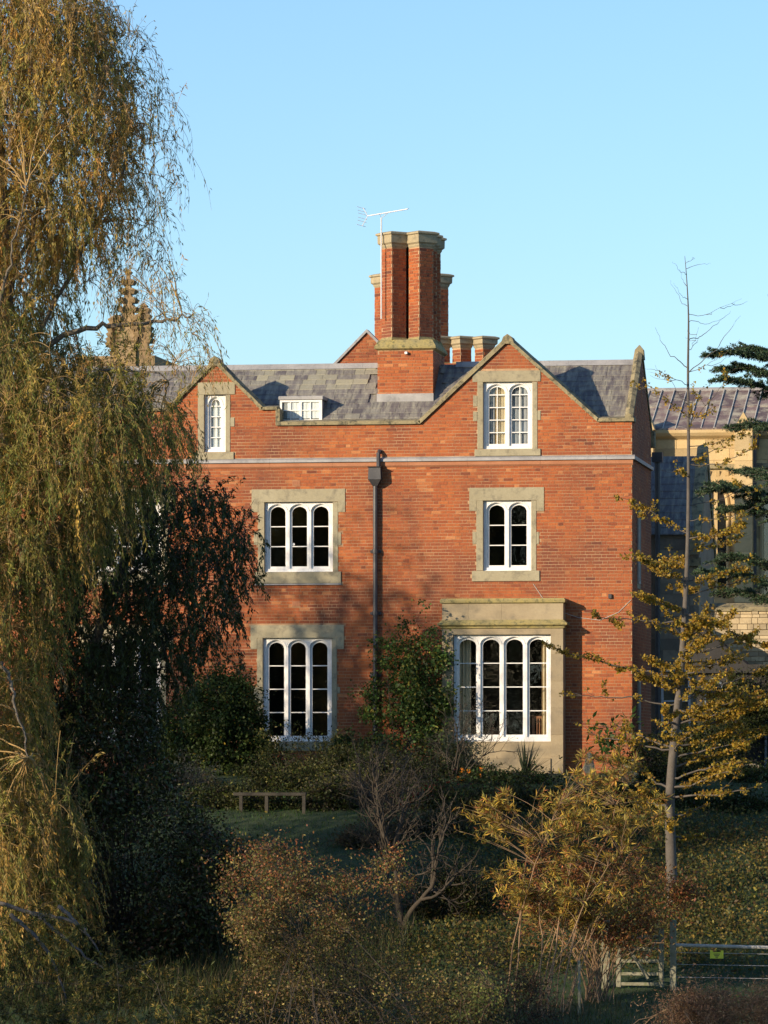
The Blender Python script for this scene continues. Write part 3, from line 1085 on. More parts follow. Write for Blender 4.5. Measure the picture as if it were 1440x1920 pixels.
# ------------------------------------------------------------------ bay window
bx0, bx1 = fx(834), fx(1060)
BD = -.44
zt, zc1, zc0, zl = fz(947, 1123), fz(947, 1166), fz(947, 1180), BAY[3]
m = MB()
m.box(bx0, BAY[0], BD, 0, -.3, zc0).box(BAY[1], bx1, BD, 0, -.3, zc0)
m.box(BAY[0], BAY[1], BD, 0.0, BAY[3] + .002, zc0)
bay = m.build('bay_window', M['bay_stone'], house)
xs6 = np.linspace(BAY[0], BAY[1], 4)
for a, b in zip(xs6, xs6[1:]):
    m = MB(); m.cur = random.uniform(.3, .7)
    m.box(a + .002, b - .002, BD + .0, 0, .35, BAY[2] - .03)
    m.build('apron_stone', M['bay_stone'], bay)
    m = MB(); m.cur = random.uniform(.3, .7)
    m.box(a + .002 - .25, b - .002 + .25 if b == xs6[-1] else b - .252, BD - .05, 0, -.4, .345) if False else m.box(a, b - .003, BD - .04, 0, -.4, .347)
    m.build('plinth_stone', M['bay_stone'], bay)
for x0_, x1_ in ((bx0, BAY[0]), (BAY[1], bx1)):
    zz = -.1
    while zz < zc0 - .2:
        z2 = min(zz + random.choice((.5, .62, .75)), zc0)
        m = MB(); m.cur = random.uniform(.25, .75)
        m.box(x0_ - .003 if x0_ == bx0 else x0_ + .0, x1_ + .003 if x1_ == bx1 else x1_, BD - .006, -.02, zz + .002, z2 - .003)
        m.build('pier_stone', M['bay_stone'], bay, bevel=.004)
        zz = z2
m = MB().box(BAY[0] - .02, BAY[1] + .02, BD - .008, BD + .06, BAY[3] + .01, zc0 - .004)
m.build('bay_lintel', M['bay_stone'], bay)
# lower cornice, parapet of three stones, top coping
def band(x0, x1, yd, prof, name, mat):
    """prof: list of (out, z); a moulding that runs round the three free sides."""
    m = MB()
    rings = []
    for o, z in prof:
        rings.append([(x0 - o, 0.0, z), (x0 - o, yd - o, z), (x1 + o, yd - o, z), (x1 + o, 0.0, z)])
    m.loft(rings)
    return m.build(name, M[mat], bay)
band(bx0, bx1, BD, [(.0, zc0 - .0), (.035, zc0 + .02), (.035, zc0 + .05), (.10, zc0 + .09), (.10, zc0 + .125), (.0, zc0 + .21)], 'cornice', 'moss_stone')
px_ = [bx0, fx(883), fx(945), bx1]
for a, b in zip(px_, px_[1:]):
    m = MB(); m.cur = random.uniform(.4, .7)
    m.box(a + (.0 if a == bx0 else .003), b, BD, 0, zc0 + .205, zt - .12)
    m.build('parapet_stone', M['bay_stone'], bay)
band(bx0, bx1, BD, [(.0, zt - .125), (.045, zt - .10), (.05, zt - .05), (.02, zt + .0)], 'parapet_coping', 'moss_stone')
bw = make_window(BAY, 4, 4, False, BD + .10, bay, 'dark', 3.0, 'timber_frame')
# lining between bay front and wall
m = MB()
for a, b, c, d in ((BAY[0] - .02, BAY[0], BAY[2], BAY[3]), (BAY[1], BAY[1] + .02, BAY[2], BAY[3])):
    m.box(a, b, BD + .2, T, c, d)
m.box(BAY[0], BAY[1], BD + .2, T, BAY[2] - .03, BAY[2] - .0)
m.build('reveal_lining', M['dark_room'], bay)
drape('curtain', BAY[0] + .03, BAY[0] + .36, -.05, BAY[2] + .02, BAY[3] - .02, M['curtain'], bay, 4, .03)
drape('curtain', BAY[1] - .26, BAY[1] - .04, -.02, BAY[2] + .02, BAY[3] - .02, M['curtain'], bay, 3, .03)
def chair(xc, y, z, w, h, label, slats):
    c = tag(empty('dining_chair', (xc, y, z - .45)), label, 'chair')
    if slats:
        for k in range(6):
            xx = xc - w / 2 + w * (k + .5) / 6
            MB().box(xx - .012, xx + .012, y - .01, y + .01, z, z + h - .05).build('back_slat', M['wood_chair'], c)
        MB().box(xc - w / 2, xc + w / 2, y - .02, y + .02, z + h - .06, z + h).build('top_rail', M['wood_chair'], c)
        for xx in (xc - w / 2, xc + w / 2):
            MB().box(xx - .02, xx + .02, y - .02, y + .02, z - .45, z + h + .02).build('back_post', M['wood_chair'], c)
    else:
        MB().prism([(xc + w / 2 * math.cos(t), z + h * math.sin(t)) for t in np.linspace(0, math.pi, 13)], y - .03, y + .03).build('backrest', M['wood_chair'], c)
        for xx in (xc - w / 2 + .03, xc + w / 2 - .03):
            MB().box(xx - .02, xx + .02, y - .02, y + .02, z - .45, z + .03).build('back_post', M['wood_chair'], c)
    MB().box(xc - w / 2, xc + w / 2, y + .03, y + .42, z - .04, z).build('seat', M['wood_chair'], c)
    for xx in (xc - w / 2 + .03, xc + w / 2 - .03):
        MB().box(xx - .02, xx + .02, y + .38, y + .42, z - .45, z - .04).build('leg', M['wood_chair'], c)
zf = BAY[2] - .5
chair(fx(1010), .42, zf + .45, .38, .62, 'slatted wooden chair back seen behind the bay window', True)
chair(fx(919), .5, zf + .45, .34, .36, 'round-backed wooden chair behind the bay window', False)

# ------------------------------------------------------------------ rainwater pipe and small fixtures
dp = MB()
dpx = fx(705)
dp.tube([(dpx, -.10, -.1), (dpx, -.10, fz(705, 905))], .055, 10)
pipe = dp.build('downpipe', M['iron'], house)
zz = .8
while zz < fz(705, 930):
    m = MB().tube([(dpx, -.10, zz), (dpx, -.10, zz + .10)], .075, 10)
    m.box(dpx - .13, dpx + .13, -.05, -.005, zz + .02, zz + .08)
    m.build('pipe_collar', M['iron'], pipe)
    zz += 1.45
hz0, hz1 = fz(705, 902), fz(705, 876)
m = MB()
m.loft([rect(dpx - .06, dpx + .06, -.16, -.02, hz0 - .12), rect(dpx - .13, dpx + .13, -.24, -.0, hz0), rect(dpx - .15, dpx + .15, -.26, -.0, hz0 + .03), rect(dpx - .14, dpx + .14, -.25, -.0, hz1 - .03), rect(dpx - .17, dpx + .17, -.28, -.0, hz1)])
m.build('hopper', M['iron'], pipe)
m = MB().tube([(dpx + .08, -.14, hz1 - .05), (dpx + .08, -.14, fz(705, 850)), (dpx + .09, -.06, fz(705, 846)), (dpx + .09, .02, fz(705, 848))], .05, 8)
m.build('swan_neck', M['iron'], pipe)
m = MB().box(fx(1141), fx(1147), -.06, .0, fz(1143, 1122), fz(1143, 1114))
m.build('vent_box', M['iron'], house)
m = MB().tube([(fx(1000), -.012, fz(1000, 1095)), (fx(1030), -.012, fz(1030, 1140)), (fx(1085), -.012, fz(1085, 1158)), (fx(1125), -.012, fz(1125, 1163)), (fx(1160), -.012, fz(1160, 1148)), (fx(1183), -.012, fz(1183, 1125))], .007, 5)
m.build('wall_cable', M['wood_pale'], house)

# ------------------------------------------------------------------ rear range behind the ridge
rear = tag(empty('rear_range', (fx(690, 6), 6, 0)), 'brick rear range with one gable and clustered stone-capped chimneys behind the roof ridge', 'building')
RY = 6.0
gx, gz = fx(688, RY), fz(688, 622, RY)
hw = fx(688, RY) - fx(622, RY)
gb = fz(622, 690, RY)
ghw = hw * 1.35
gbz = gz - (gz - gb) * 1.35
m = MB().prism([(gx - ghw, -.3), (gx + ghw, -.3), (gx + ghw, gbz), (gx, gz), (gx - ghw, gbz)], RY, RY + .3)
gw = m.build('gable_wall', M['mortar'], rear)
sl_ = (gz - gbz) / ghw
b = MB()
bricks_to_mesh(brick_list(-ghw, ghw, gbz - .2, gz, lambda z: [(-min(ghw, (gz - z) / sl_), min(ghw, (gz - z) / sl_))] if z < gz - .05 else [], []), (gx, RY), (1, 0), (0, -1), .006, b)
kind(b.build('brickwork', M['brick'], gw, raw=True), 'stuff')
for s in (-1, 1):
    m = MB()
    a, c = Vector((gx, 0, gz)), Vector((gx + s * ghw, 0, gbz))
    m.loft([[(p.x, RY - .06, p.z - .02), (p.x, RY - .06, p.z + .06), (p.x, RY + .34, p.z + .06), (p.x, RY + .34, p.z - .02)] for p in (a, c)])
    m.build('coping_stone', M['lead'], rear)
m = MB()
m.add([(gx - ghw, RY + .3, gbz - .1), (gx, RY + .3, gz - .1), (gx + ghw, RY + .3, gbz - .1), (gx - ghw, RY + 2.4, gbz - .1), (gx, RY + 2.4, gz - .1), (gx + ghw, RY + 2.4, gbz - .1)], [(0, 1, 4, 3), (1, 2, 5, 4)])
m.cur = .3
m.build('roof', M['slate'], rear, raw=True)
m = MB().box(gx - ghw, fx(1180, RY), RY + .32, RY + 2.4, -.3, gbz - .3)
m.build('wall', M['terracotta'], rear)
# tall cluster just behind the front stack, and a lower pair to its right
sy = 7.6
m = MB().box(fx(700, sy), fx(842, sy), sy - .5, sy + .5, gbz - .6, fz(770, 690, sy))
st2 = m.build('chimney_stack', M['brick'], rear)
for px in (721, 770, 822):
    shaft(fx(px, sy), sy, fz(770, 690, sy), fz(px, 538, sy), .36, st2, .32)
sy = 7.2
m = MB().box(fx(835, sy), fx(945, sy), sy - .5, sy + .5, gbz - .6, fz(870, 684, sy))
st3 = m.build('chimney_stack', M['brick'], rear)
for px in (826, 866, 908):
    shaft(fx(px, sy), sy, fz(870, 684, sy), fz(px, 652, sy), .34, st3, .28)

# ------------------------------------------------------------------ side wing with slate roof, beyond the end wall
wing = tag(empty('side_wing', (fx(1260, 9), 9, 0)), 'low grey stone wing with dark slate roof beyond the brick end wall', 'building')
WY = 9.0
wx0, wx1 = XR - 1.0, fx(1300, WY)
we, wr = fz(1260, 1000, WY), fz(1260, 856, WY + 2.2)
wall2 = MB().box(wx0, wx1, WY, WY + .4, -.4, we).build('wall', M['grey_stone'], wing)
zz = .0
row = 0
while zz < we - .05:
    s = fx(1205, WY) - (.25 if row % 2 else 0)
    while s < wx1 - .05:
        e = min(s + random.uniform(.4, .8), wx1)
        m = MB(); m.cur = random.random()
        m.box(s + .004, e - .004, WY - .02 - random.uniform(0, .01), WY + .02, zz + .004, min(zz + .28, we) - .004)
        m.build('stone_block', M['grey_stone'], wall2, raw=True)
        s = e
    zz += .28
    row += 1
m = MB().add([(wx0, WY - .15, we - .05), (wx1, WY - .15, we - .05), (wx1, WY + 2.2, wr), (wx0, WY + 2.2, wr), (wx0, WY + 4.5, we), (wx1, WY + 4.5, we)], [(0, 1, 2, 3), (3, 2, 5, 4)])
m.cur = .3
wroof = m.build('roof', M['slate'], wing, raw=True)
n = 11
for r in range(n):
    t0, t1 = r / n, (r + 1.2) / n
    s = fx(1212, WY)
    while s < wx1 - .05:
        w = min(random.choice((.3, .36, .42)), wx1 - s)
        q = MB(); q.cur = min(1, max(0, random.gauss(.38, .1)))
        ya, za = WY - .15 + 2.35 * t0, we - .05 + (wr - we + .05) * t0
        yb, zb = WY - .15 + 2.35 * min(t1, 1), we - .05 + (wr - we + .05) * min(t1, 1)
        q.add([(s, ya, za + .025), (s + w - .006, ya, za + .025), (s + w - .006, yb, zb + .006), (s, yb, zb + .006), (s, ya, za + .01), (s + w - .006, ya, za + .01)], [(0, 1, 2, 3), (4, 5, 1, 0)])
        q.build('slate', M['slate'], wroof, raw=True)
        s += w
for (a, b) in (((WY - .2, we - .2), (WY + 2.2, wr + .22)), ((WY + 2.2, wr + .22), (WY + 4.6, we - .2))):
    m = MB().loft([[(wx1 - .1, p[0], p[1] - .35), (wx1 - .1, p[0], p[1] + .02), (wx1 + .04, p[0], p[1] + .09), (wx1 + .18, p[0], p[1] + .02), (wx1 + .18, p[0], p[1] - .35)] for p in (a, b)])
    m.build('coping_stone', M['coping'], wing)
m = MB().prism_x([(WY, -.4), (WY + 4.4, -.4), (WY + 4.4, we), (WY + 2.2, wr), (WY, we)], wx1 - .09, wx1 + .14)
m.build('gable_wall', M['grey_stone'], wing)
MB().box(fx(1216, WY), wx1 + .2, WY - .14, WY - .03, fz(1260, 1062, WY), fz(1260, 1046, WY)).build('string_course', M['coping'], wing)
m = MB().tube([(fx(1232, 8.7), 8.8, -.2), (fx(1232, 8.7), 8.8, fz(1232, 850, 8.7))], .07, 8)
m.box(fx(1232, 8.7) - .13, fx(1232, 8.7) + .13, 8.66, 8.94, fz(1232, 866, 8.7), fz(1232, 848, 8.7))
m.build('downpipe', M['iron'], wing)
for px in (1255, 1280):       # narrow windows in the shaded wall
    x = fx(px, WY)
    f = MB().box(x - .2, x - .14, WY - .07, WY - .03, 1.0, 2.6).box(x + .14, x + .2, WY - .07, WY - .03, 1.0, 2.6).box(x - .14, x + .14, WY - .07, WY - .03, 2.54, 2.6).box(x - .14, x + .14, WY - .07, WY - .03, 1.0, 1.06).box(x - .14, x + .14, WY - .06, WY - .03, 1.78, 1.82)
    wo = f.build('window', M['white_paint'], wing)
    MB().box(x - .14, x + .14, WY - .05, WY - .035, 1.06, 2.54).build('pane', M['glass'], wo)

# ------------------------------------------------------------------ great hall of yellow sandstone behind
hall = tag(empty('stone_hall', (fx(1340, 18), 18, 0)), 'yellow sandstone hall with panelled metal roof and buttresses behind the brick house', 'building')
HY = 18.0
hx0, hx1 = fx(1100, HY), 19.0
he, hr = fz(1330, 812, HY), fz(1330, 733, HY + 3.2)
hw_ = MB().box(hx0, hx1, HY, HY + .6, -.5, he).build('wall', M['hall_stone'], hall)
zz, row = 1.5, 0
hwin = [(fx(1322, HY), fx(1362, HY)), (fx(1432, HY), fx(1474, HY))]
hz_s, hz_b = fz(1340, 960, HY), fz(1340, 1120, HY)
while zz < he - .1:
    h = random.choice((.24, .28, .32))
    s = fx(1208, HY) - random.uniform(0, .5)
    while s < fx(1500, HY):
        e = s + random.uniform(.45, 1.0)
        iv = [(s, e)]
        if hz_b < zz + h / 2 < hz_s + .75:
            for a, b in hwin:
                ww = 0
                if zz + h / 2 > hz_s:
                    ww = (b - a) / 2 * (1 - math.sqrt(max(0, 1 - ((zz + h / 2 - hz_s) / .75) ** 2)))
                iv = [q for p in iv for q in cut([p], a + ww, b - ww)]
        for p, q in iv:
            if q - p > .08:
                m = MB(); m.cur = random.random()
                m.box(p + .004, q - .004, HY - .022 - random.uniform(0, .012), HY + .02, zz + .004, min(zz + h, he) - .004)
                m.build('stone_block', M['hall_stone'], hw_, raw=True)
        s = e
    zz += h
    row += 1
for a, b in hwin:               # pointed windows: dark recess, moulded arch, mullion
    xc_ = (a + b) / 2
    pts = [(a, hz_b), (b, hz_b), (b, hz_s)] + [(xc_ + (b - xc_) * math.cos(t), hz_s + .75 * math.sin(t)) for t in np.linspace(.15, math.pi - .15, 11)] + [(a, hz_s)]
    MB().prism(pts, HY - .006, HY + .1).build('window', M['dark_room'], hall)
    arch = [(a - .05, hz_b)] + [(a - .05, hz_s)] + [(xc_ - (b - xc_ + .05) * math.cos(t), hz_s + .82 * math.sin(t)) for t in np.linspace(.15, math.pi - .15, 11)] + [(b + .05, hz_s), (b + .05, hz_b)]
    MB().tube([(x, HY - .04, z) for x, z in arch], .06, 6).build('window_moulding', M['hall_stone'], hall)
    MB().box(xc_ - .05, xc_ + .05, HY - .03, HY + .0, hz_b, hz_s + .6).build('mullion', M['hall_stone'], hall)
    MB().box(a, b, HY - .012, HY - .008, hz_b, hz_s + .3).build('pane', M['glass'], hall)
# cornice, corbelled string
MB().prism_x([(HY, he - .18), (HY - .16, he - .08), (HY - .22, he), (HY - .22, he + .08), (HY, he + .1)][::-1], hx0, hx1).build('cornice', M['hall_stone'], hall)
zs_ = fz(1330, 876, HY)
MB().prism_x([(HY, zs_ - .1), (HY - .1, zs_ - .04), (HY - .1, zs_ + .02), (HY, zs_ + .12)][::-1], hx0, hx1).build('string_course', M['coping'], hall)
for px in range(1312, 1480, 17):
    x = fx(px, HY)
    MB().prism_x([(HY, zs_ - .26), (HY - .04, zs_ - .24), (HY - .09, zs_ - .1), (HY, zs_ - .1)][::-1], x - .05, x + .05).build('corbel', M['hall_stone'], hall)
# buttresses with gabled heads
for p0, p1 in ((1206, 1224), (1378, 1410)):
    x0, x1 = fx(p0, HY - .6), fx(p1, HY - .6)
    xm = (x0 + x1) / 2
    top = fz(p1, 806, HY - .6)
    bo = MB().box(x0, x1, HY - .6, HY, -.5, top).build('buttress', M['hall_stone'], hall)
    MB().prism([(x0 - .05, top), (x1 + .05, top), (xm, top + .48)], HY - .66, HY).build('buttress_gable', M['hall_stone'], bo)
    z = 1.5
    while z < top - .1:
        z2 = min(z + random.choice((.28, .34, .4)), top)
        m = MB(); m.cur = random.random()
        m.box(x0 - .01, x1 + .01, HY - .62, HY - .1, z + .004, z2 - .004)
        m.build('stone_block', M['hall_stone'], bo)
        z = z2
x = fx(1415, HY)
m = MB().tube([(x, HY - .2, -.3), (x, HY - .2, he - .1)], .07, 8)
m.box(x - .13, x + .13, HY - .32, HY - .04, he - .35, he - .1)
m.build('downpipe', M['iron'], hall)
# roof of tall metal sheets with standing rolls
m = MB().add([(hx0, HY - .2, he + .08), (hx1, HY - .2, he + .08), (hx1, HY + 3.2, hr), (hx0, HY + 3.2, hr), (hx0, HY + 6.6, he), (hx1, HY + 6.6, he)], [(0, 1, 2, 3), (3, 2, 5, 4)])
hroof = m.build('roof', M['roof_sheet'], hall, raw=True)
def hp(x, t, up):
    return (x - .32 * t * 0, HY - .2 + 3.4 * t, he + .08 + (hr - he - .08) * t + up)
pitch_ = fx(1324, HY) - fx(1300, HY)
k = 0
s = fx(1196, HY)
while s < fx(1500, HY):
    for t0, t1 in ((.0, .10), (.10, .56), (.56, 1.0)):
        q = MB(); q.cur = random.choice((0, .15, .3, .6, 1.0, 1.3))
        u = .02 + .012 * (t0 < .05) + random.uniform(0, .006)
        q.add([hp(s + .01, t0, u + .012), hp(s + pitch_ - .01, t0, u + .012), hp(s + pitch_ - .01, t1, u), hp(s + .01, t1, u), hp(s + .01, t0, .0), hp(s + pitch_ - .01, t0, .0)], [(0, 1, 2, 3), (4, 5, 1, 0)])
        q.build('roof_panel', M['roof_sheet'], hroof, raw=True)
    MB().tube([hp(s, 0, .05), hp(s, 1, .05)], .016, 6).build('standing_roll', M['wood_pale'], hroof)
    s += pitch_
MB().tube([(hx0, HY + 3.2, hr + .03), (hx1, HY + 3.2, hr + .03)], .07, 6).build('ridge_roll', M['lead'], hroof)

# ------------------------------------------------------------------ rubble garden wall and porch on the right
gwall = tag(empty('garden_wall', (fx(1400, 2), 2, 0)), 'sunlit rubble stone garden wall in front of the sandstone hall', 'wall')
GY = 2.0
g0, g1, gt = fx(1322, GY), fx(1545, 2.0), fz(1390, 1146, GY)
gwc = MB().box(g0, g1, GY, GY + .5, -.3, gt).build('wall_core', M['mortar'], gwall)
z, row = .0, 0
while z < gt - .02:
    h = random.uniform(.08, .15)
    s = g0 + random.uniform(-.1, 0)
    while s < fx(1545, GY):
        e = s + random.uniform(.10, .34)
        m = MB(); m.cur = random.random()
        j = random.uniform(.0, .03)
        m.box(max(s, g0) + .006, e - .006, GY - .03 - j, GY + .05, z + .006, min(z + h, gt) - .006)
        m.build('stone', M['rubble'], gwc, raw=True)
        s = e
    z += h
m = MB().prism_x([(GY - .08, gt), (GY + .58, gt), (GY + .5, gt + .1), (GY + .25, gt + .2), (GY, gt + .1)], g0, g1)
m.build('wall_coping', M['coping'], gwall)

porch = tag(empty('garden_porch', (fx(1340, .4), .4, 0)), 'dark shaded porch with arched pale blue door beside the garden wall', 'porch')
PY = .4
p0x, p1x = fx(1306, PY), fx(1475, PY)
pe = fz(1400, 1262, PY)
MB().box(p0x, p1x, PY, PY + 1.2, -.3, pe).build('wall', M['shade_toned_stone'], porch)
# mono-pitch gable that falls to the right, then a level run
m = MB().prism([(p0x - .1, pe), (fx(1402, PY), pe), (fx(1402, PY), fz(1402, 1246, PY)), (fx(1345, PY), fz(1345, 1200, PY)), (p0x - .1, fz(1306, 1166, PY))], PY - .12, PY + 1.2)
m.build('roof', M['shade_toned_stone'], porch)  # shade on the roof comes from this colour, the sun still reaches it
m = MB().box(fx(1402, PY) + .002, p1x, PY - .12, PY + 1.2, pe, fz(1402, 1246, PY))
m.build('flat_roof', M['shade_toned_stone'], porch)
dx_, dw_ = fx(1338, PY), .17
pts = [(dx_ - dw_, .1), (dx_ + dw_, .1), (dx_ + dw_, fz(1338, 1290, PY))] + [(dx_ + dw_ * math.cos(t), fz(1338, 1290, PY) + dw_ * 1.1 * math.sin(t)) for t in np.linspace(.2, math.pi - .2, 9)] + [(dx_ - dw_, fz(1338, 1290, PY))]
M['blue_door'] = mat_plain('pale_blue_paint', (.16, .19, .24), .5)
door = MB().prism([(dx_ + (x - dx_) * 1.25, z + (.04 if z > .2 else 0)) for x, z in pts], PY - .04, PY - .004).build('door_frame', M['blue_door'], porch)
MB().prism(pts, PY - .05, PY - .041).build('door', M['dark_room'], door)
MB().box(fx(1434, PY), fx(1438, PY), PY - .06, PY - .002, 0, 1.9).build('drainpipe', M['blue_door'], porch)

# ------------------------------------------------------------------ church tower tops beyond the roof, left
tower = tag(empty('church_tower', (fx(250, 60), 60, 0)), 'weathered stone church tower with crocketed pinnacles behind the willow', 'tower')
TY = 60.0
def pinnacle(px, ptop, pbase, wpx, parent):
    x = fx(px, TY)
    w = (fx(px + wpx / 2, TY) - x)
    z0, z1 = fz(px, pbase, TY), fz(px, ptop, TY)
    m = MB().loft([rect(x - w, x + w, TY - w, TY + w, z0 - 1.5), rect(x - w, x + w, TY - w, TY + w, z0 + (z1 - z0) * .25),
                   rect(x - w * 1.2, x + w * 1.2, TY - w * 1.2, TY + w * 1.2, z0 + (z1 - z0) * .27), rect(x - w * .8, x + w * .8, TY - w * .8, TY + w * .8, z0 + (z1 - z0) * .33),
                   rect(x - .06, x + .06, TY - .06, TY + .06, z1 - .2), rect(x - .15, x + .15, TY - .15, TY + .15, z1 - .12), rect(x - .03, x + .03, TY - .03, TY + .03, z1)])
    pn = m.build('pinnacle', M['tower_stone'], parent)
    for k in range(6):
        t = .38 + .55 * k / 6
        z = z0 + (z1 - z0) * t
        ww = w * .8 * (1 - (t - .33) / .67) + .06
        for a, b in ((-1, -1), (1, -1), (1, 1), (-1, 1)):
            MB().loft([rect(x + a * ww - .08, x + a * ww + .08, TY + b * ww - .08, TY + b * ww + .08, z), rect(x + a * (ww + .05) - .1, x + a * (ww + .05) + .1, TY + b * (ww + .05) - .1, TY + b * (ww + .05) + .1, z + .14), rect(x + a * ww - .04, x + a * ww + .04, TY + b * ww - .04, TY + b * ww + .04, z + .22)]).build('crocket', M['tower_stone'], pn)
MB().box(fx(150, TY), fx(292, TY), TY - .2, TY + 9, -.5, fz(230, 668, TY)).build('tower_wall', M['tower_stone'], tower)
pinnacle(241, 505, 690, 34, tower)
pinnacle(270, 568, 690, 22, tower)
pinnacle(216, 590, 690, 16, tower)

# ------------------------------------------------------------------ vegetation toolkit
def unit(a):
    return a / np.maximum(np.linalg.norm(a, axis=-1, keepdims=True), 1e-9)

def np_mesh(name, V, F, mat, cols=None):
    """V (n,3) float, F (m,k) int"""
    me = bpy.data.meshes.new(name)
    me.vertices.add(len(V))
    me.vertices.foreach_set('co', np.ascontiguousarray(V, dtype=np.float32).ravel())
    k = F.shape[1]
    me.loops.add(F.size)
    me.loops.foreach_set('vertex_index', np.ascontiguousarray(F, dtype=np.int32).ravel())
    me.polygons.add(len(F))
    me.polygons.foreach_set('loop_start', np.arange(0, F.size, k, dtype=np.int32))
    me.polygons.foreach_set('loop_total', np.full(len(F), k, dtype=np.int32))
    if cols is not None:
        a = me.attributes.new('leafcol', 'FLOAT_COLOR', 'POINT')
        c4 = np.ones((len(V), 4), dtype=np.float32)
        c4[:, :3] = cols
        a.data.foreach_set('color', c4.ravel())
    me.materials.append(mat)
    me.update(calc_edges=True)
    me.validate()
    return me

def leaves(name, P, D, L, W, C, mat, parent, fold=.25, wide=.45):
    """One folded kite per leaf: base, side, tip, side."""
    n = len(P)
    D = unit(D)
    r = rng.normal(size=(n, 3))
    Sd = unit(np.cross(D, r))
    Nn = np.cross(Sd, D)
    L = np.broadcast_to(L, n)[:, None]
    W = np.broadcast_to(W, n)[:, None]
    mid = P + D * L * wide + Nn * L * fold * .3
    V = np.stack([P, mid + Sd * W * .5, P + D * L, mid - Sd * W * .5], 1).reshape(-1, 3)
    F = np.arange(4 * n).reshape(n, 4)
    cols = np.repeat(C, 4, axis=0)
    return link(name, np_mesh(name, V, F, mat, cols), parent)

def pick_cols(n, palette, weights, jitter=.22):
    w = np.array(weights, float)
    idx = rng.choice(len(palette), n, p=w / w.sum())
    c = np.array(palette)[idx]
    return np.clip(c * np.exp(rng.normal(0, jitter, (n, 1))) * np.exp(rng.normal(0, .06, (n, 3))), .003, .9)

class Twigs:
    """Batches of polylines turned into thin tubes in one mesh."""
    def __init__(self):
        self.b = []

    def add(self, P, R, sides=4):
        """P (m,k,3), R (m,k)"""
        if len(P):
            self.b.append((np.asarray(P, float), np.asarray(R, float), sides))

    def build(self, name, mat, parent):
        Vs, Fs, base = [], [], 0
        for P, R, s in self.b:
            m, k, _ = P.shape
            Tn = unit(np.gradient(P, axis=1))
            ref = np.tile(np.array([.37, .21, .9]), (m, k, 1))
            flat = np.abs((Tn * ref).sum(-1)) > .93
            ref[flat] = (.9, -.3, .1)
            A = unit(np.cross(Tn, ref))
            B = np.cross(Tn, A)
            ang = np.arange(s) * 2 * np.pi / s
            V = P[:, :, None, :] + R[:, :, None, None] * (A[:, :, None, :] * np.cos(ang)[None, None, :, None] + B[:, :, None, :] * np.sin(ang)[None, None, :, None])
            idx = np.arange(m * k * s).reshape(m, k, s) + base
            a, b = idx[:, :-1, :], idx[:, 1:, :]
            F = np.stack([a, np.roll(a, -1, 2), np.roll(b, -1, 2), b], -1).reshape(-1, 4)
            Vs.append(V.reshape(-1, 3))
            Fs.append(F)
            base += m * k * s
        return link(name, np_mesh(name, np.concatenate(Vs), np.concatenate(Fs), mat), parent)

def bez(A, B, C, k):
    t = np.linspace(0, 1, k)[None, :, None]
    return A[:, None] * (1 - t) ** 2 + 2 * B[:, None] * t * (1 - t) + C[:, None] * t ** 2

def pin(poly, x, y):
    """points in polygon, vectorised"""
    inside = np.zeros(len(x), bool)
    j = len(poly) - 1
    for i in range(len(poly)):
        xi, yi = poly[i]
        xj, yj = poly[j]
        c = ((yi > y) != (yj > y)) & (x < (xj - xi) * (y - yi) / (yj - yi + 1e-12) + xi)
        inside ^= c
        j = i
    return inside

def at_np(px, py, Y):
    u, v = (px - 720.0) / FPX, (YH - py) / FPX
    d = np.stack([-S_ + u * C_, C_ + u * S_, v + 0 * u], -1)
    return np.array(CAM)[None] + d * ((Y - CAM.y) / d[:, 1])[:, None]

def volume_points(poly, n, Y, thick, clump=0.0):
    """n points in a body whose outline is poly (at depth Y) and whose depth bulges towards its middle; clump: share gathered round sprays."""
    P = np.array(poly, float)
    x0, y0 = P.min(0)
    x1, y1 = P.max(0)
    def fill(k):
        out = np.zeros((0, 2))
        while len(out) < k:
            q = np.stack([rng.uniform(x0, x1, k * 3 + 50), rng.uniform(y0, y1, k * 3 + 50)], -1)
            out = np.concatenate([out, q[pin(poly, q[:, 0], q[:, 1])]])
        return out[:k]
    q = fill(n)
    if clump:
        k = max(6, n // 22)
        cen = fill(k)
        m = int(n * clump)
        w = rng.gamma(1.2, 1, k)
        ci = rng.choice(k, m, p=w / w.sum())
        q[:m] = cen[ci] + rng.normal(0, 1, (m, 2)) * np.minimum(rng.gamma(3, 5.5, k), 26)[ci][:, None] * [1.15, 1]
    # distance to outline -> depth available
    dmin = np.full(n, 1e9)
    for i in range(len(P)):
        a, b = P[i - 1], P[i]
        ab = b - a
        t = np.clip(((q - a) @ ab) / (ab @ ab + 1e-9), 0, 1)
        dmin = np.minimum(dmin, np.linalg.norm(q - a - t[:, None] * ab, axis=1))
    dep = thick * np.clip(np.sqrt(dmin / 70.0), .12, 1.0)
    yy = Y + rng.uniform(-1, 1, n) * dep
    # keep the outline at depth Y: shift pixel only by perspective of the slab, which is real geometry
    return at_np(q[:, 0], q[:, 1], Y) + np.stack([0 * yy, yy - Y, 0 * yy], -1)

def smooth(pts, k=24):
    P = np.array([tuple(p) for p in pts], float)
    t = np.linspace(0, 1, len(P))
    tt = np.linspace(0, 1, k)
    # Catmull-Rom through the points
    out = []
    for s in tt:
        i = min(int(s * (len(P) - 1)), len(P) - 2)
        u = s * (len(P) - 1) - i
        p0, p1, p2, p3 = P[max(i - 1, 0)], P[i], P[i + 1], P[min(i + 2, len(P) - 1)]
        out.append(.5 * ((2 * p1) + (-p0 + p2) * u + (2 * p0 - 5 * p1 + 4 * p2 - p3) * u * u + (-p0 + 3 * p1 - 3 * p2 + p3) * u ** 3))
    return np.array(out)

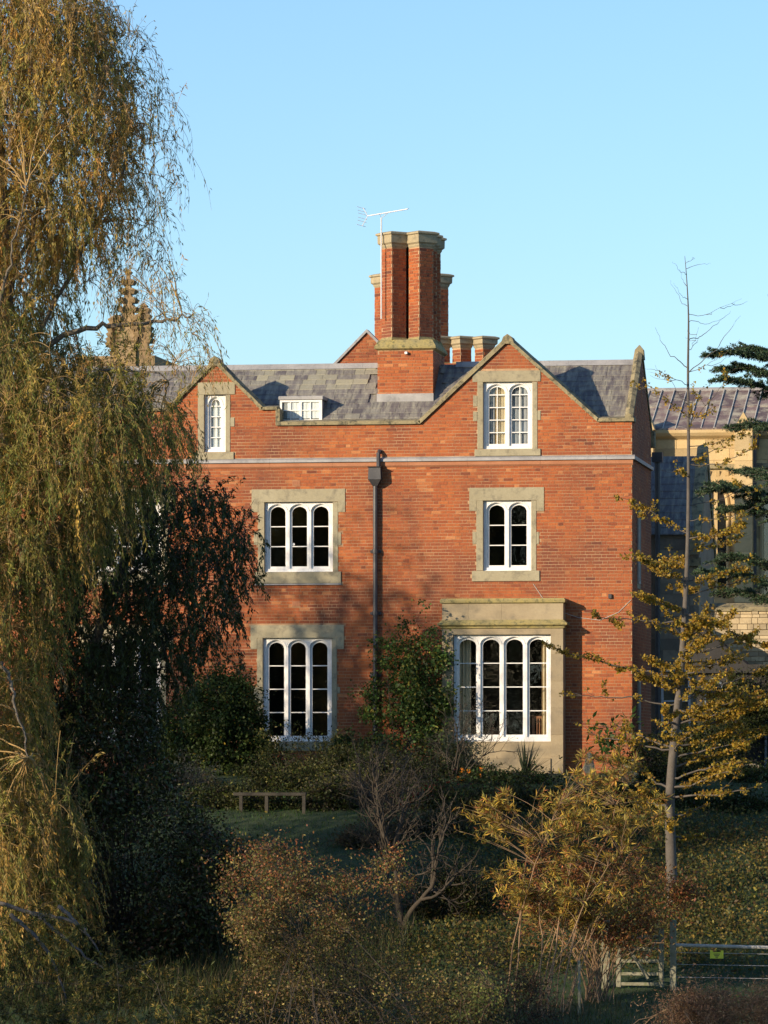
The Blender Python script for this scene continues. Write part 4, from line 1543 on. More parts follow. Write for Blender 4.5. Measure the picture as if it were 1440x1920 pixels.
def shrub(name, label, cat, poly, Y, thick, base, n_tip, per, leaf, palette, weights, twig='twig_dark', spread=.22, droop=.0, leafmat='leaf',
          narrow=False, group=None, stems=None, stem_r=.012, top_palette=None, upright=0.0, mains=14, base_r=.10, clump=.72):
    """A plant with real stems that leave its base and fan out to tips, with leaves round every tip."""
    bx, by = base
    b0 = at(bx, by, Y)
    root = tag(empty(name, (b0.x, b0.y, ground_z(b0.x, b0.y))), label, cat, group)
    gz_ = ground_z(b0.x, b0.y)
    tips = volume_points(poly, n_tip, Y, thick, clump)
    ns = n_tip // 14                       # young shoots stand clear of the body
    sh = rng.integers(0, n_tip, ns)
    tips[:ns] = tips[sh] + unit(rng.normal(size=(ns, 3)) * [1, .6, .5] + [0, 0, .7]) * rng.uniform(.15, .55, (ns, 1))
    rng.shuffle(tips)
    tips[:, 2] = np.maximum(tips[:, 2], np.array([ground_z(t[0], t[1]) for t in tips]) + .05)
    B = np.array([b0.x, b0.y, gz_ - .05])[None] + rng.normal(0, base_r, (n_tip, 3)) * [1.5, 1.5, 0]
    # hierarchical: most tips branch off an earlier stem
    main = max(6, n_tip // mains)
    mid = B[:main] * .45 + tips[:main] * .55
    mid[:, 2] += .25 * np.linalg.norm(tips[:main, :2] - B[:main, :2], axis=1)
    mid[:, :2] = B[:main, :2] * .65 + tips[:main, :2] * .35
    K = 9
    SP = bez(B[:main], mid, tips[:main], K)
    SP[:, 1:-1] += rng.normal(0, .025, SP[:, 1:-1].shape)
    tw = Twigs()
    hh = np.linspace(1, .25, K)[None]
    tw.add(SP, stem_r * hh * rng.uniform(.7, 1.5, (main, 1)), 5)
    nodes = SP[:, 3:].reshape(-1, 3)
    rest_ = tips[main:]
    near = np.empty(len(rest_), int)
    for i in range(0, len(rest_), 400):
        d = np.linalg.norm(rest_[i:i + 400, None] - nodes[None], axis=2) + np.maximum(0, nodes[None, :, 2] - rest_[i:i + 400, None, 2]) * 1.5
        near[i:i + 400] = d.argmin(1)
    A = nodes[near]
    mm = (A + rest_) / 2 + np.array([0, 0, .10 - droop])[None] + rng.normal(0, .05, A.shape)
    BP = bez(A, mm, rest_, 5)
    tw.add(BP, stem_r * .38 * np.linspace(1, .35, 5)[None] * np.ones((len(A), 1)), 3)
    tw.build('stems', M[twig], root)
    # leaves
    lush = np.maximum(1, (per * rng.gamma(2.0, .5, n_tip))).astype(int)
    n = int(lush.sum())
    c = np.repeat(tips, lush, 0)
    prev = np.concatenate([SP[:, -2], BP[:, -2]])
    ax = unit(np.concatenate([tips[:main], rest_]) - prev)
    axr = np.repeat(ax, lush, 0)
    tint_ = np.repeat(np.exp(rng.normal(0, .28, (n_tip, 1))), lush, 0)
    if narrow:
        back = rng.uniform(-.05, spread, (n, 1))
        P = c - axr * back
        D = axr * .45 + unit(rng.normal(size=(n, 3))) * .8 + np.array([0, 0, upright])
    else:
        P = c + rng.normal(0, spread, (n, 3)) * [1, 1, .8]
        D = rng.normal(size=(n, 3)) + np.array([0, 0, -.35 + upright])
    L = leaf[0] * rng.uniform(.65, 1.25, n)
    C = np.clip(pick_cols(n, palette, weights) * tint_, .003, .9)
    if top_palette is not None:
        zmin, zmax = tips[:, 2].min(), tips[:, 2].max()
        hi = rng.random(n) < np.clip((P[:, 2] - zmin) / (zmax - zmin + 1e-6) * 1.6 - .75, 0, .85)
        C[hi] = pick_cols(int(hi.sum()), top_palette, [1] * len(top_palette))
    P[:, 2] = np.maximum(P[:, 2], gz_ - 1.5)
    leaves('foliage', P, D, L, leaf[1] * rng.uniform(.7, 1.3, n), C, M[leafmat], root)
    return root

def ell(px, py, rx, ry, n=14, flat=False):
    return [(px + rx * math.cos(t), py + ry * math.sin(t) * (.5 if flat and math.sin(t) > 0 else 1)) for t in np.linspace(0, 2 * math.pi, n, endpoint=False)]

GOLD = [(.60, .41, .10), (.40, .29, .075), (.26, .25, .06), (.46, .26, .07), (.13, .165, .04), (.44, .28, .15)]
OLIVE = [(.10, .105, .027), (.16, .14, .04), (.06, .075, .02), (.20, .15, .055)]
DARKG = [(.022, .031, .008), (.034, .047, .011), (.048, .058, .014), (.034, .030, .012)]
MIDG = [(.035, .07, .018), (.05, .095, .022), (.075, .11, .025), (.16, .15, .03)]
RUST = [(.24, .09, .035), (.30, .13, .045), (.17, .07, .04), (.33, .19, .06)]

# ------------------------------------------------------------------ willows
def willow(name, label, poly, sparse, limbs, Y, thick, n_str, per, palette, weights, trunk_r, twigmat, len_rng=(.5, 1.3), leafL=.105, leafW=.016, leafmat='leaf', n_sparse=0, bark='bark'):
    p0 = at(*limbs[0][0], Y)
    gz0 = ground_z(p0.x, p0.y)
    root = tag(empty(name, (p0.x, p0.y, gz0)), label, 'tree')
    tw = Twigs()
    nodes = []
    for li, L in enumerate(limbs):
        pts = [np.array(at(px, py, Y)) + np.array([0, dy, 0]) for px, py, dy in [(q + (0,))[:3] for q in L]]
        if li == 0:
            pts[0][2] = gz0 - .1
        P = smooth(pts, 26)
        P[1:-1] += rng.normal(0, .03, P[1:-1].shape)
        r0 = trunk_r if li == 0 else trunk_r * rng.uniform(.13, .24)
        tw.add(P[None], np.linspace(r0, r0 * .22, 26)[None], 9)
        nodes.append(P[3:] if li else P[8:])
    tw.build('trunk', M[bark], root)
    nodes = np.concatenate(nodes)
    S = volume_points(poly, n_str, Y, thick, .35)
    full = np.ones(n_str)
    if n_sparse:
        S2 = volume_points(sparse, n_sparse, Y, thick * .5)
        S = np.concatenate([S, S2])
        full = np.concatenate([full, np.full(n_sparse, .22)])
    n = len(S)
    # secondary branches first: a tenth of the strands become carriers
    nc = max(40, n // 12)
    def nearest(Q, Nd, up):
        out = np.empty(len(Q), int)
        for i in range(0, len(Q), 300):
            d = np.linalg.norm(Q[i:i + 300, None] - Nd[None], axis=2) + np.maximum(0, Nd[None, :, 2] - Q[i:i + 300, None, 2]) * up
            out[i:i + 300] = d.argmin(1)
        return out
    order = rng.permutation(n)
    S, full = S[order], full[order]
    A = nodes[nearest(S[:nc], nodes, .8)].copy()
    far = np.linalg.norm(A - S[:nc], axis=1) > 1.7
    A[far] = S[:nc][far] + rng.normal(0, .4, (int(far.sum()), 3)) * [1, 1, .5] + [0, 0, 1.4]
    mid = (A + S[:nc]) / 2
    mid[:, 2] += .22 * np.linalg.norm(S[:nc] - A, axis=1)
    CB = bez(A, mid, S[:nc], 10)
    CB[:, 1:-1] += rng.normal(0, .015, CB[:, 1:-1].shape)
    bt = Twigs()
    dlen = np.linalg.norm(S[:nc] - A, axis=1)[:, None]
    rr_ = np.where(far[:, None], .0055, .007 + .007 * np.clip(dlen, 0, 2)) * np.linspace(1, .35, 10)[None]
    rr_[far, 0] *= .3
    bt.add(CB, rr_, 5)
    nd2 = np.concatenate([CB[:, 2:].reshape(-1, 3), nodes])
    near2 = nearest(S[nc:], nd2, .3)
    A2 = nd2[near2].copy()
    far2 = np.linalg.norm(A2 - S[nc:], axis=1) > .9
    A2[far2] = S[nc:][far2] + rng.normal(0, .22, (int(far2.sum()), 3)) * [1, 1, .5] + [0, 0, 1.0]
    mid = (A2 + S[nc:]) / 2
    mid[:, 2] += .25 * np.linalg.norm(S[nc:] - A2, axis=1)
    TB = bez(A2, mid, S[nc:], 6)
    bt.add(TB, .0065 * np.linspace(1, .6, 6)[None] * np.ones((n - nc, 1)), 3)
    # hanging strands
    k = 7
    out_dir = unit((S - np.concatenate([CB[:, -2], TB[:, -2]])) * [1, 1, .3])
    ln = rng.uniform(*len_rng, n)
    t = np.linspace(0, 1, k)
    ST = S[:, None] + out_dir[:, None] * (ln[:, None] * (.45 * (1 - (1 - t) ** 2))[None])[..., None]
    ST[..., 2] -= ln[:, None] * (t ** 1.5)[None] * .95 - .06 * ln[:, None] * t[None]
    sway = rng.normal(0, .10, (n, 1, 3)) * [1, 1, 0]
    ST += sway * (t ** 2)[None, :, None]
    keep_up = rng.random(n) < .12        # some young shoots reach up instead
    ST[keep_up, :, 2] = S[keep_up, None, 2] + (ln[keep_up, None] * (.55 * t + .1 * np.sin(3 * t))[None])
    bt.add(ST, .0042 * np.linspace(1, .45, k)[None] * np.ones((n, 1)), 3)
    bt.build('branches', M[twigmat], root)
    cnt = np.maximum(1, (per * full * rng.uniform(.5, 1.4, n))).astype(int)
    idx = np.repeat(np.arange(n), cnt)
    m_ = len(idx)
    u = rng.uniform(.03, 1, m_) * (k - 1)
    i0 = np.minimum(u.astype(int), k - 2)
    f = (u - i0)[:, None]
    P = ST[idx, i0] * (1 - f) + ST[idx, i0 + 1] * f
    tn = unit(ST[idx, i0 + 1] - ST[idx, i0])
    D = tn * .8 + unit(rng.normal(size=(m_, 3))) * .75 + np.array([0, 0, -.55])
    P = P + rng.normal(0, .02, P.shape)
    # each strand has its own tint: some still green, some turned
    wg = np.array(weights, float)
    green = np.array([c[1] / c[0] for c in palette])
    hz = np.clip((S[:, 2] - S[:, 2].min()) / (np.ptp(S[:, 2]) + 1e-6), 0, 1)
    tint = np.empty((n, 3))
    for lo, hi, p_ in ((0, .30, 1.6), (.30, .66, 2.6), (.66, 1.01, -1.2)):      # the crown has turned first at its top
        s_ = (hz >= lo) & (hz < hi)
        tint[s_] = pick_cols(int(s_.sum()), palette, wg * green ** p_, .22)
    tint = tint[idx]
    C = np.clip(tint * .8 + pick_cols(m_, palette, weights, .25) * .2, .003, .9)
    leaves('crown', P, D, leafL * rng.uniform(.6, 1.25, m_), leafW * rng.uniform(.75, 1.3, m_), C, M[leafmat], root, .2)
    return root

W_POLY = [(-260, -80), (140, -80), (215, 60), (240, 150), (262, 230), (255, 300), (215, 370), (200, 430), (160, 455), (110, 500), (100, 600), (160, 660), (265, 695), (325, 745),
          (325, 800), (290, 850), (255, 900), (205, 955), (165, 1000), (130, 1050), (95, 1090), (85, 1200), (65, 1300), (75, 1400), (105, 1480), (140, 1560), (140, 1660), (120, 1740), (60, 1790), (-20, 1800), (-260, 1700)]
W_SPARSE = [(120, -60), (250, 20), (295, 120), (335, 230), (330, 330), (300, 450), (370, 560), (400, 620), (390, 690), (300, 690), (160, 520), (210, 380), (190, 200)]
willow('golden_willow', 'tall willow with hanging strands of golden and olive narrow leaves at the riverbank', W_POLY, W_SPARSE,
       [[(-60, 1800), (-50, 1500), (-30, 1200), (0, 900), (10, 600), (0, 300), (-20, 0)],
        [(-35, 1250), (40, 1080), (90, 1010), (130, 980, -.5)],
        [(5, 800), (60, 650), (130, 520), (190, 400), (235, 310), (280, 270)],
        [(5, 600), (60, 420), (150, 260), (200, 140), (225, 70)],
        [(5, 900), (90, 760), (180, 700), (280, 700), (360, 720)],
        [(0, 700), (150, 620), (240, 610), (320, 600), (360, 590)],
        [(0, 400), (80, 250), (120, 100), (150, -40)],
        [(-40, 1350), (20, 1250, -1), (60, 1300, -1.5), (90, 1420, -1.6)],
        [(0, 700), (-100, 500), (-180, 350), (-220, 150)],
        [(-20, 1000), (-120, 850), (-220, 750)],
        [(-20, 1000), (30, 960, 1.5), (80, 900, 2.2), (120, 800, 2.5)],
        [(0, 700), (40, 600, -1.8), (80, 500, -2.4), (110, 380, -2.6)]],
       -23.0, 2.6, 11000, 42, GOLD, [2.6, 3, 3.2, 1.8, 3, 1.3], .30, 'twig_gold', leafL=.112, leafW=.021, n_sparse=520)
D_POLY = [(60, 1000), (200, 930), (310, 890), (370, 900), (420, 930), (455, 1000), (470, 1080), (440, 1150), (375, 1215), (345, 1260), (290, 1290), (280, 1400), (200, 1450), (60, 1450)]
willow('green_willow', 'dark green leafy willow in shade, spreading across the brick facade', D_POLY, None,
       [[(90, 1840), (110, 1600), (140, 1400), (180, 1200), (230, 1060), (280, 980)],
        [(150, 1350), (230, 1200), (320, 1120), (400, 1090), (450, 1075)],
        [(180, 1200), (260, 1060), (340, 980), (400, 960)],
        [(150, 1350), (240, 1270), (320, 1200), (380, 1170)],
        [(140, 1400), (90, 1250), (80, 1100)]],
       -18.5, 2.2, 2250, 36, [(.040, .052, .014), (.055, .070, .018), (.075, .090, .022), (.06, .08, .022)], [3, 3, 2, 1.2], .2, 'twig_dark', (.3, .7), .10, .028, 'leaf_dark')
shrub('yew_thicket', 'large dark shaded thicket of evergreen under the willow', 'shrub',
      [(60, 1330), (200, 1290), (285, 1330), (305, 1440), (340, 1490), (400, 1540), (440, 1620), (445, 1700), (400, 1790), (300, 1860), (80, 1860)], -19.5, 2.0, (230, 1800),
      1300, 44, (.095, .045), [(.034, .044, .012), (.052, .062, .016), (.07, .075, .02), (.06, .042, .02), (.11, .05, .03)], [3, 3, 2, 3, .8], spread=.20, leafmat='leaf_dark')

# ------------------------------------------------------------------ ginkgo-like slender tree
def ginkgo():
    Y = -16.0
    T_ = [(1262, 1712), (1258, 1600), (1256, 1500), (1263, 1400), (1275, 1280), (1284, 1150), (1290, 1000), (1291, 850), (1290, 700), (1291, 600), (1288, 530), (1284, 480)]
    pts = [np.array(at(px, py, Y)) for px, py in T_]
    pts[0][2] = ground_z(pts[0][0], pts[0][1]) - .1
    root = tag(empty('ginkgo_tree', (pts[0][0], pts[0][1], pts[0][2] + .1)), 'slender pale-trunked tree with tufts of golden fan leaves and a bare top', 'tree')
    P = smooth(pts, 60)
    tw = Twigs()
    s = np.linspace(0, 1, 60)
    rad = np.interp(s, [0, .15, .35, .5, .68, .85, 1], [.12, .098, .078, .045, .028, .014, .004])
    tw.add(P[None], rad[None], 10)
    tw.build('trunk', M['bark_grey'], root)
    br = Twigs()
    spots, dirs = [], []
    def branch(p, d, ln, r, up, leafy, k=12):
        t = np.linspace(0, 1, k)[:, None]
        Q = p + d * ln * t + np.array([0, 0, 1.0]) * up * ln * t ** 2
        Q[1:] += np.cumsum(rng.normal(0, .022, (k - 1, 3)), 0)
        br.add(Q[None], (r * np.linspace(1, .25, k))[None], 4)
        n = rng.poisson(leafy * ln * 14 * rng.gamma(1.5, .66))
        for u in rng.uniform(.15, 1, n):
            i = min(int(u * (k - 1)), k - 2)
            spots.append(Q[i] + (Q[i + 1] - Q[i]) * (u * (k - 1) - i))
        return Q
    H = 60
    for i in range(7, 58):
        py = 1712 - (1712 - 480) * s[i]
        for _ in range(rng.integers(1, 4) if py > 1050 else 1):
            if py < 1050 and rng.random() < .25:
                continue
            az = rng.uniform(0, 2 * np.pi)
            d = np.array([math.cos(az) + .25, math.sin(az), rng.uniform(.0, .35)])
            ln = np.interp(py, [480, 600, 800, 1100, 1350, 1600], [.2, .45, .95, 1.3, 1.75, 1.0]) * rng.uniform(.6, 1.25)
            lf = np.interp(py, [760, 830, 950, 1100, 1500], [0, .2, .6, 1.3, 1.5])
            Q = branch(P[i], d, ln, max(.006, rad[i] * .3), .35 if py < 900 else .08, lf)
            if ln > .8:
                for q in (4, 7, 9):
                    a2 = az + rng.choice((-1, 1)) * rng.uniform(.5, 1.1)
                    branch(Q[q], np.array([math.cos(a2), math.sin(a2), rng.uniform(-.1, .4)]), ln * rng.uniform(.25, .5), .006, .2, lf, 7)
    # the long boughs the photograph shows
    for (a, b, r, up, lf) in [((1284, 1170), (1120, 1150), .022, .05, 1.0), ((1275, 1270), (1035, 1200), .024, .12, .9), ((1270, 1320), (1070, 1290), .02, .0, .6), ((1284, 1150), (1430, 1210), .026, -.02, 2.2),
                              ((1275, 1290), (1440, 1300), .026, .02, 2.6), ((1263, 1400), (1430, 1370), .028, -.02, 3.0), ((1258, 1480), (1400, 1430), .024, .0, 2.4), ((1263, 1410), (1090, 1385), .022, .05, .9),
                              ((1290, 1010), (1380, 1000), .016, .1, 1.6), ((1290, 1000), (1180, 935), .014, .1, .8), ((1290, 700), (1400, 590), .012, .25, 0), ((1290, 690), (1232, 620), .010, .4, 0), ((1291, 640), (1375, 585), .009, .3, 0),
                              ((1290, 760), (1250, 700), .010, .3, 0), ((1290, 800), (1370, 710), .012, .2, .3), ((1290, 870), (1420, 840), .014, .15, .5)]:
        A_, B_ = np.array(at(*a, Y)), np.array(at(*b, Y + rng.uniform(-.8, .8)))
        dd = B_ - A_
        ln = np.linalg.norm(dd)
        Q = branch(A_, unit(dd) - np.array([0, 0, up]), ln, r, up, lf, 16)
        if lf:
            for q in range(4, 15, 2):
                d2 = unit(unit(dd) + rng.normal(0, .8, 3) * [1, 1, .5])
                branch(Q[q], d2, rng.uniform(.2, .5), .006, .1, lf * 1.2, 6)
    br.build('branches', M['bark_grey'], root)
    sp = np.array(spots)
    per = 7
    n = len(sp) * per
    Pl = np.repeat(sp, per, 0) + rng.normal(0, .025, (n, 3))
    D = rng.normal(size=(n, 3)) + np.array([0, 0, -.2])
    C = pick_cols(n, [(.40, .26, .030), (.34, .23, .035), (.25, .20, .04), (.26, .15, .028)], [3, 3, 2, 1.5], .18)
    leaves('crown', Pl, D, .056 * rng.uniform(.6, 1.25, n), .06 * rng.uniform(.6, 1.2, n), C, M['leaf'], root, .15, .75)
ginkgo()

# ------------------------------------------------------------------ cedar at the right-hand edge
def cedar():
    Y = -.8
    base = at(1474, 1445, Y)
    root = tag(empty('cedar_tree', (base.x, base.y, 0)), 'blue-green cedar with flat needled boughs in front of the sandstone hall', 'tree')
    tp = smooth([(base.x, base.y, -.1), tuple(at(1476, 1150, Y)), tuple(at(1484, 900, Y)), tuple(at(1492, 650, Y)), tuple(at(1500, 450, Y)), tuple(at(1505, 300, Y))], 40)
    tw = Twigs()
    tw.add(tp[None], np.linspace(.24, .03, 40)[None], 10)
    tw.build('trunk', M['bark'], root)
    br = Twigs()
    tuft, tdir = [], []
    boughs = [((1332, 668), -.3), ((1352, 690), .5), ((1360, 720), -1.0), ((1395, 655), .2), ((1375, 800), .8), ((1345, 915), -.2), ((1360, 955), .5), ((1338, 925), -.9), ((1350, 1050), .3), ((1330, 1075), -.5), ((1352, 1110), .9), ((1385, 880), 1.2)]
    for k in range(26):    # boughs on the far sides of the trunk
        boughs.append(((rng.uniform(1470, 1720), rng.uniform(420, 1150)), rng.uniform(-2.2, 2.5)))
    for (px, py), dy in boughs:
        tip = np.array(at(px, py, Y)) + np.array([0, dy, 0])
        zt = tip[2] - .35
        i = int(np.abs(tp[:, 2] - zt).argmin())
        A_ = tp[i]
        k = 16
        t = np.linspace(0, 1, k)[:, None]
        Q = A_ + (tip - A_) * t
        Q[:, 2] += .18 * np.sin(t[:, 0] * np.pi)
        Q[1:-1] += rng.normal(0, .02, (k - 2, 3))
        br.add(Q[None], np.linspace(.045, .008, k)[None], 5)
        ax = unit((tip - A_) * np.array([1, 1, 0]))
        sd = np.array([-ax[1], ax[0], 0])
        for q in range(3, k):
            for s in (-1, 1):
                for _ in range(3):
                    ln = rng.uniform(.18, .6) * (1.15 - .5 * q / k)
                    d = unit(ax * rng.uniform(.5, 1.1) + sd * s * rng.uniform(.4, 1.1) + np.array([0, 0, rng.uniform(-.3, .35)]))
                    t2 = np.linspace(0, 1, 5)[:, None]
                    R = Q[q] + d * ln * t2 + np.array([0, 0, -.05]) * t2 ** 2
                    br.add(R[None], np.linspace(.008, .003, 5)[None], 3)
                    m_ = int(ln * 60)
                    u = rng.uniform(.1, 1.02, m_)[:, None]
                    tuft.append(Q[q] + d * ln * u + rng.normal(0, .012, (m_, 3)))
                    tdir.append(np.repeat(d[None], m_, 0))
    br.build('branches', M['bark'], root)
    Pn, Dn = np.concatenate(tuft), np.concatenate(tdir)
    per = 5
    n = len(Pn) * per
    P = np.repeat(Pn, per, 0)
    D = np.repeat(Dn, per, 0) * .6 + unit(rng.normal(size=(n, 3))) + np.array([0, 0, .35])
    C = pick_cols(n, [(.040, .075, .040), (.06, .10, .05), (.08, .11, .045), (.028, .048, .03)], [3, 3, 1.5, 2], .2)
    leaves('crown', P, D, .065 * rng.uniform(.7, 1.2, n), .018, C, M['leaf_dark'], root, .05)
cedar()

# ------------------------------------------------------------------ garden plants by the house
shrub('climbing_shrub', 'dark green climber on the brickwork between downpipe and bay window', 'shrub',
      [(700, 1200), (735, 1192), (765, 1195), (800, 1182), (838, 1178), (846, 1230), (835, 1290), (838, 1350), (850, 1400), (840, 1455), (660, 1455), (640, 1405), (690, 1365), (688, 1290), (700, 1250)], -.75, .5, (760, 1450),
      620, 30, (.085, .055), MIDG, [3, 3, 2, .9], spread=.12)
shrub('round_shrub', 'rounded dark green shrub on the house wall left of the tall three-light window', 'shrub',
      [(296, 1400), (315, 1330), (350, 1290), (395, 1268), (435, 1266), (468, 1290), (485, 1340), (500, 1390), (512, 1440), (505, 1500), (330, 1500), (305, 1460)], -2.6, 1.1, (410, 1480),
      1200, 40, (.075, .05), [(.035, .055, .014), (.05, .078, .018), (.07, .10, .024), (.30, .22, .03)], [3, 3, 2.4, .12], spread=.12, clump=.35)
beds = [
    ('olive low shrub under the tall three-light window', (590, 1440), (100, 62), -3.4, OLIVE[:3] + DARKG[:3], (.075, .032)),
    ('dark leafy shrub at the foot of the climber', (690, 1450), (80, 60), -4.2, DARKG, (.08, .045)),
    ('grey-green bushy plant in front of the bay window plinth', (850, 1455), (65, 62), -3.0, [(.05, .062, .038), (.03, .042, .022)], (.09, .018)),
    ('low dark plant between orange flowers and spiky plant', (950, 1490), (80, 36), -4.6, DARKG + MIDG[:2], (.07, .04)),
    ('dead grey seed heads standing in the border', (690, 1512), (80, 34), -7.2, [(.10, .085, .07), (.06, .05, .04)], (.05, .014)),
    ('mixed green border plant with red blooms in front of the bare little tree', (800, 1515), (80, 38), -7.4, DARKG + MIDG[:2] + [(.16, .02, .02)], (.07, .04)),
    ('grey pale-stemmed lavender by the round shrub', (345, 1485), (50, 48), -5.0, [(.12, .125, .10), (.08, .09, .07)], (.08, .012)),
    ('dark evergreen shrub at the brick house corner', (1215, 1470), (55, 95), -4.5, DARKG, (.08, .045)),
    ('shaded evergreen shrub beyond the slender golden tree', (1335, 1490), (70, 75), -3.5, DARKG + OLIVE[:1], (.08, .045)),
    ('dark shrub beside the small sunlit lawn', (1410, 1525), (70, 50), -4.0, DARKG + MIDG[:1], (.08, .045)),
    ('bushy evergreen below the stone garden wall', (1290, 1440), (60, 50), -1.0, DARKG, (.08, .045)),
]
for px, py, rx, ry, Y, lab, pal in ((520, 1475, 50, 48, -5.4, 'tall loose dark shrub beside the tall three-light window', DARKG + OLIVE[:1]), (640, 1490, 58, 52, -6.0, 'loose olive shrub in front of the climber', OLIVE[:3] + DARKG[:2]),
                                    (745, 1480, 62, 60, -6.2, 'leafy grey-brown shrub under the climber', DARKG + [(.09, .07, .04)]), (820, 1575, 60, 44, -10.5, 'twiggy low shrub beside the gnarled lawn tree', [(.07, .06, .03), (.05, .05, .02)]),
                                    (850, 1690, 70, 50, -17.0, 'dark bramble sprawling behind the gnarled lawn tree', DARKG + [(.08, .06, .03)]), (690, 1600, 46, 34, -11.5, 'straggling brown plant at the edge of the lawn', [(.09, .065, .035), (.06, .055, .02)]), (900, 1540, 60, 44, -9.0, 'tangled dark shrub behind the golden shrub', DARKG + [(.08, .06, .03)]),
                                    (1385, 1340, 60, 60, .0, 'dark evergreen against the porch wall', DARKG[:3]), (1330, 1390, 60, 45, -.8, 'spreading evergreen before the porch door', DARKG[:3])):
    beds.append((lab, (px, py), (rx, ry), Y, pal, (.07, .032)))
low = [(400, 'beside the grey lavender'), (475, 'growing through the low wooden rail'), (545, 'in front of the low wooden rail'), (620, 'between the wooden rail and the dead seed heads'),
       (870, 'in front of the orange flowers'), (930, 'in front of the spiky plant'), (1000, 'below the corner pier of the bay window'), (1070, 'beside the slim pale stone post'),
       (1140, 'in front of the broad-leaved plant'), (1200, 'at the foot of the corner evergreen'), (1280, 'behind the trunk of the slender golden tree'), (1370, 'before the small sunlit lawn')]
for k, (px, where) in enumerate(low):
    beds.append(('dark low leafy plant ' + where, (px, 1518 + 8 * (k % 3)), (58, 34 + 6 * (k % 2)), -7.6 - .3 * (k % 2), DARKG + [[(.06, .05, .03)], OLIVE[:1], MIDG[:1]][k % 3], (.075, .042)))
for lab, (cx, cy), (rx, ry), Y, pal, lf in beds:
    shrub('border_shrub', lab, 'shrub', ell(cx, cy, rx, ry), Y, .8, (cx, cy + ry * .8), 230, 36, lf, pal, [1] * len(pal), spread=.11, group='border plants below the house')
# large-leaved plant with an orange flower by the corner
shrub('canna_plant', 'lush broad-leaved green plant with one orange bloom at the house corner', 'plant', [(1105, 1370), (1130, 1350), (1180, 1362), (1185, 1400), (1150, 1415), (1105, 1410)], -1.4, .3, (1145, 1430),
      44, 4, (.20, .07), [(.045, .10, .02), (.06, .12, .025)], [1, 1], spread=.08, upright=.9)
# orange flowers
fl = tag(empty('orange_flowers', (fx(890, -4.6), -4.6, ground_z(fx(890, -4.6), -4.6))), 'clump of bright orange flowers below the bay window', 'flowers')
tw = Twigs()
tips = volume_points(ell(888, 1462, 34, 24), 26, -4.6, .3)
Bs = tips.copy(); Bs[:, 2] = ground_z(fx(890, -4.6), -4.6); Bs[:, :2] = Bs[:, :2] * .6 + np.array([fx(890, -4.6), -4.6]) * .4
tw.add(bez(Bs, (Bs + tips) / 2 + rng.normal(0, .03, tips.shape), tips, 6), .005 * np.ones((26, 6)), 4)
tw.build('stems', M['twig_dark'], fl)
n = 26 * 9
leaves('petals', np.repeat(tips, 9, 0) + rng.normal(0, .02, (n, 3)), rng.normal(size=(n, 3)) + [0, -.3, .5], .055, .045, pick_cols(n, [(.70, .30, .02), (.62, .22, .015)], [1, 1], .12), M['leaf'], fl)
# spiky plant
sp = tag(empty('spiky_plant', (fx(985, -3.6), -3.6, ground_z(fx(985, -3.6), -3.6))), 'dark sword-leaved spiky plant in front of the bay window', 'plant')
bp = np.array([fx(985, -3.6), -3.6, ground_z(fx(985, -3.6), -3.6)])
mbs = []
for k in range(46):
    az, el_ = rng.uniform(0, 2 * np.pi), rng.uniform(.35, 1.45)
    d = np.array([math.cos(az) * math.cos(el_), math.sin(az) * math.cos(el_), math.sin(el_)])
    ln = rng.uniform(.5, .95)
    sd = unit(np.cross(d, [0, 0, 1]))
    for a, b, wa, wb in ((0, .5, .022, .02), (.5, 1, .02, .001)):
        p, q = bp + d * ln * a - np.array([0, 0, .12 * a * a * (1.5 - el_)]), bp + d * ln * b - np.array([0, 0, .12 * b * b * (1.5 - el_)])
        mbs.append([p - sd * wa, p + sd * wa, q + sd * wb, q - sd * wb])
V = np.array(mbs).reshape(-1, 3)
link('blades', np_mesh('blades', V, np.arange(len(V)).reshape(-1, 4), M['leaf_dark'], pick_cols(len(V), [(.025, .035, .02), (.04, .05, .03)], [1, 1])), sp)

# ------------------------------------------------------------------ bare branching trees and shrubs
def bare_tree(name, label, cat, base_px, Y, stems, twig, levels=4, leafcol=None, wig=.10, r0=.05, ratio=.62, lean=0.0, budn=0, up=.12):
    b = at(*base_px, Y)
    g = ground_z(b.x, b.y)
    root = tag(empty(name, (b.x, b.y, g)), label, cat)
    tw = Twigs()
    buds = []
    def grow(p, d, ln, r, lev):
        k = 8
        Q = [p]
        dd = d
        for i in range(k - 1):
            dd = unit(dd + rng.normal(0, wig, 3) + np.array([0, 0, up * .3]))
            Q.append(Q[-1] + dd * ln / (k - 1))
        Q = np.array(Q)
        tw.add(Q[None], np.linspace(r, r * .6, k)[None], 6 if r > .015 else 3)
        if lev <= 1:
            for i in range(2, k):
                buds.append(Q[i])
        if lev == 0:
            return
        for j in range(rng.integers(2, 5)):
            i = rng.integers(3, k)
            nd = unit(dd + rng.normal(0, .62, 3) + np.array([0, 0, up]))
            grow(Q[i], nd, ln * ratio * rng.uniform(.7, 1.2), r * .55, lev - 1)
        grow(Q[-1], unit(dd + rng.normal(0, .25, 3)), ln * ratio, r * .6, lev - 1)
    for tx, ty, dy in stems:
        tip = np.array(at(tx, ty, Y)) + np.array([0, dy, 0])
        p0 = np.array([b.x, b.y, g - .08]) + rng.normal(0, .04, 3) * [1, 1, 0]
        v = tip - p0
        grow(p0, unit(v), np.linalg.norm(v) * .5, r0, levels)
    tw.build('branches', M[twig], root)
    if budn:
        bp_ = np.array(buds)
        bp_ = bp_[rng.integers(0, len(bp_), budn)]
        leaves('leaves', bp_ + rng.normal(0, .02, bp_.shape), rng.normal(size=(budn, 3)), .045 * rng.uniform(.6, 1.2, budn), .026, pick_cols(budn, leafcol, [1] * len(leafcol)), M['leaf'], root)
    return root
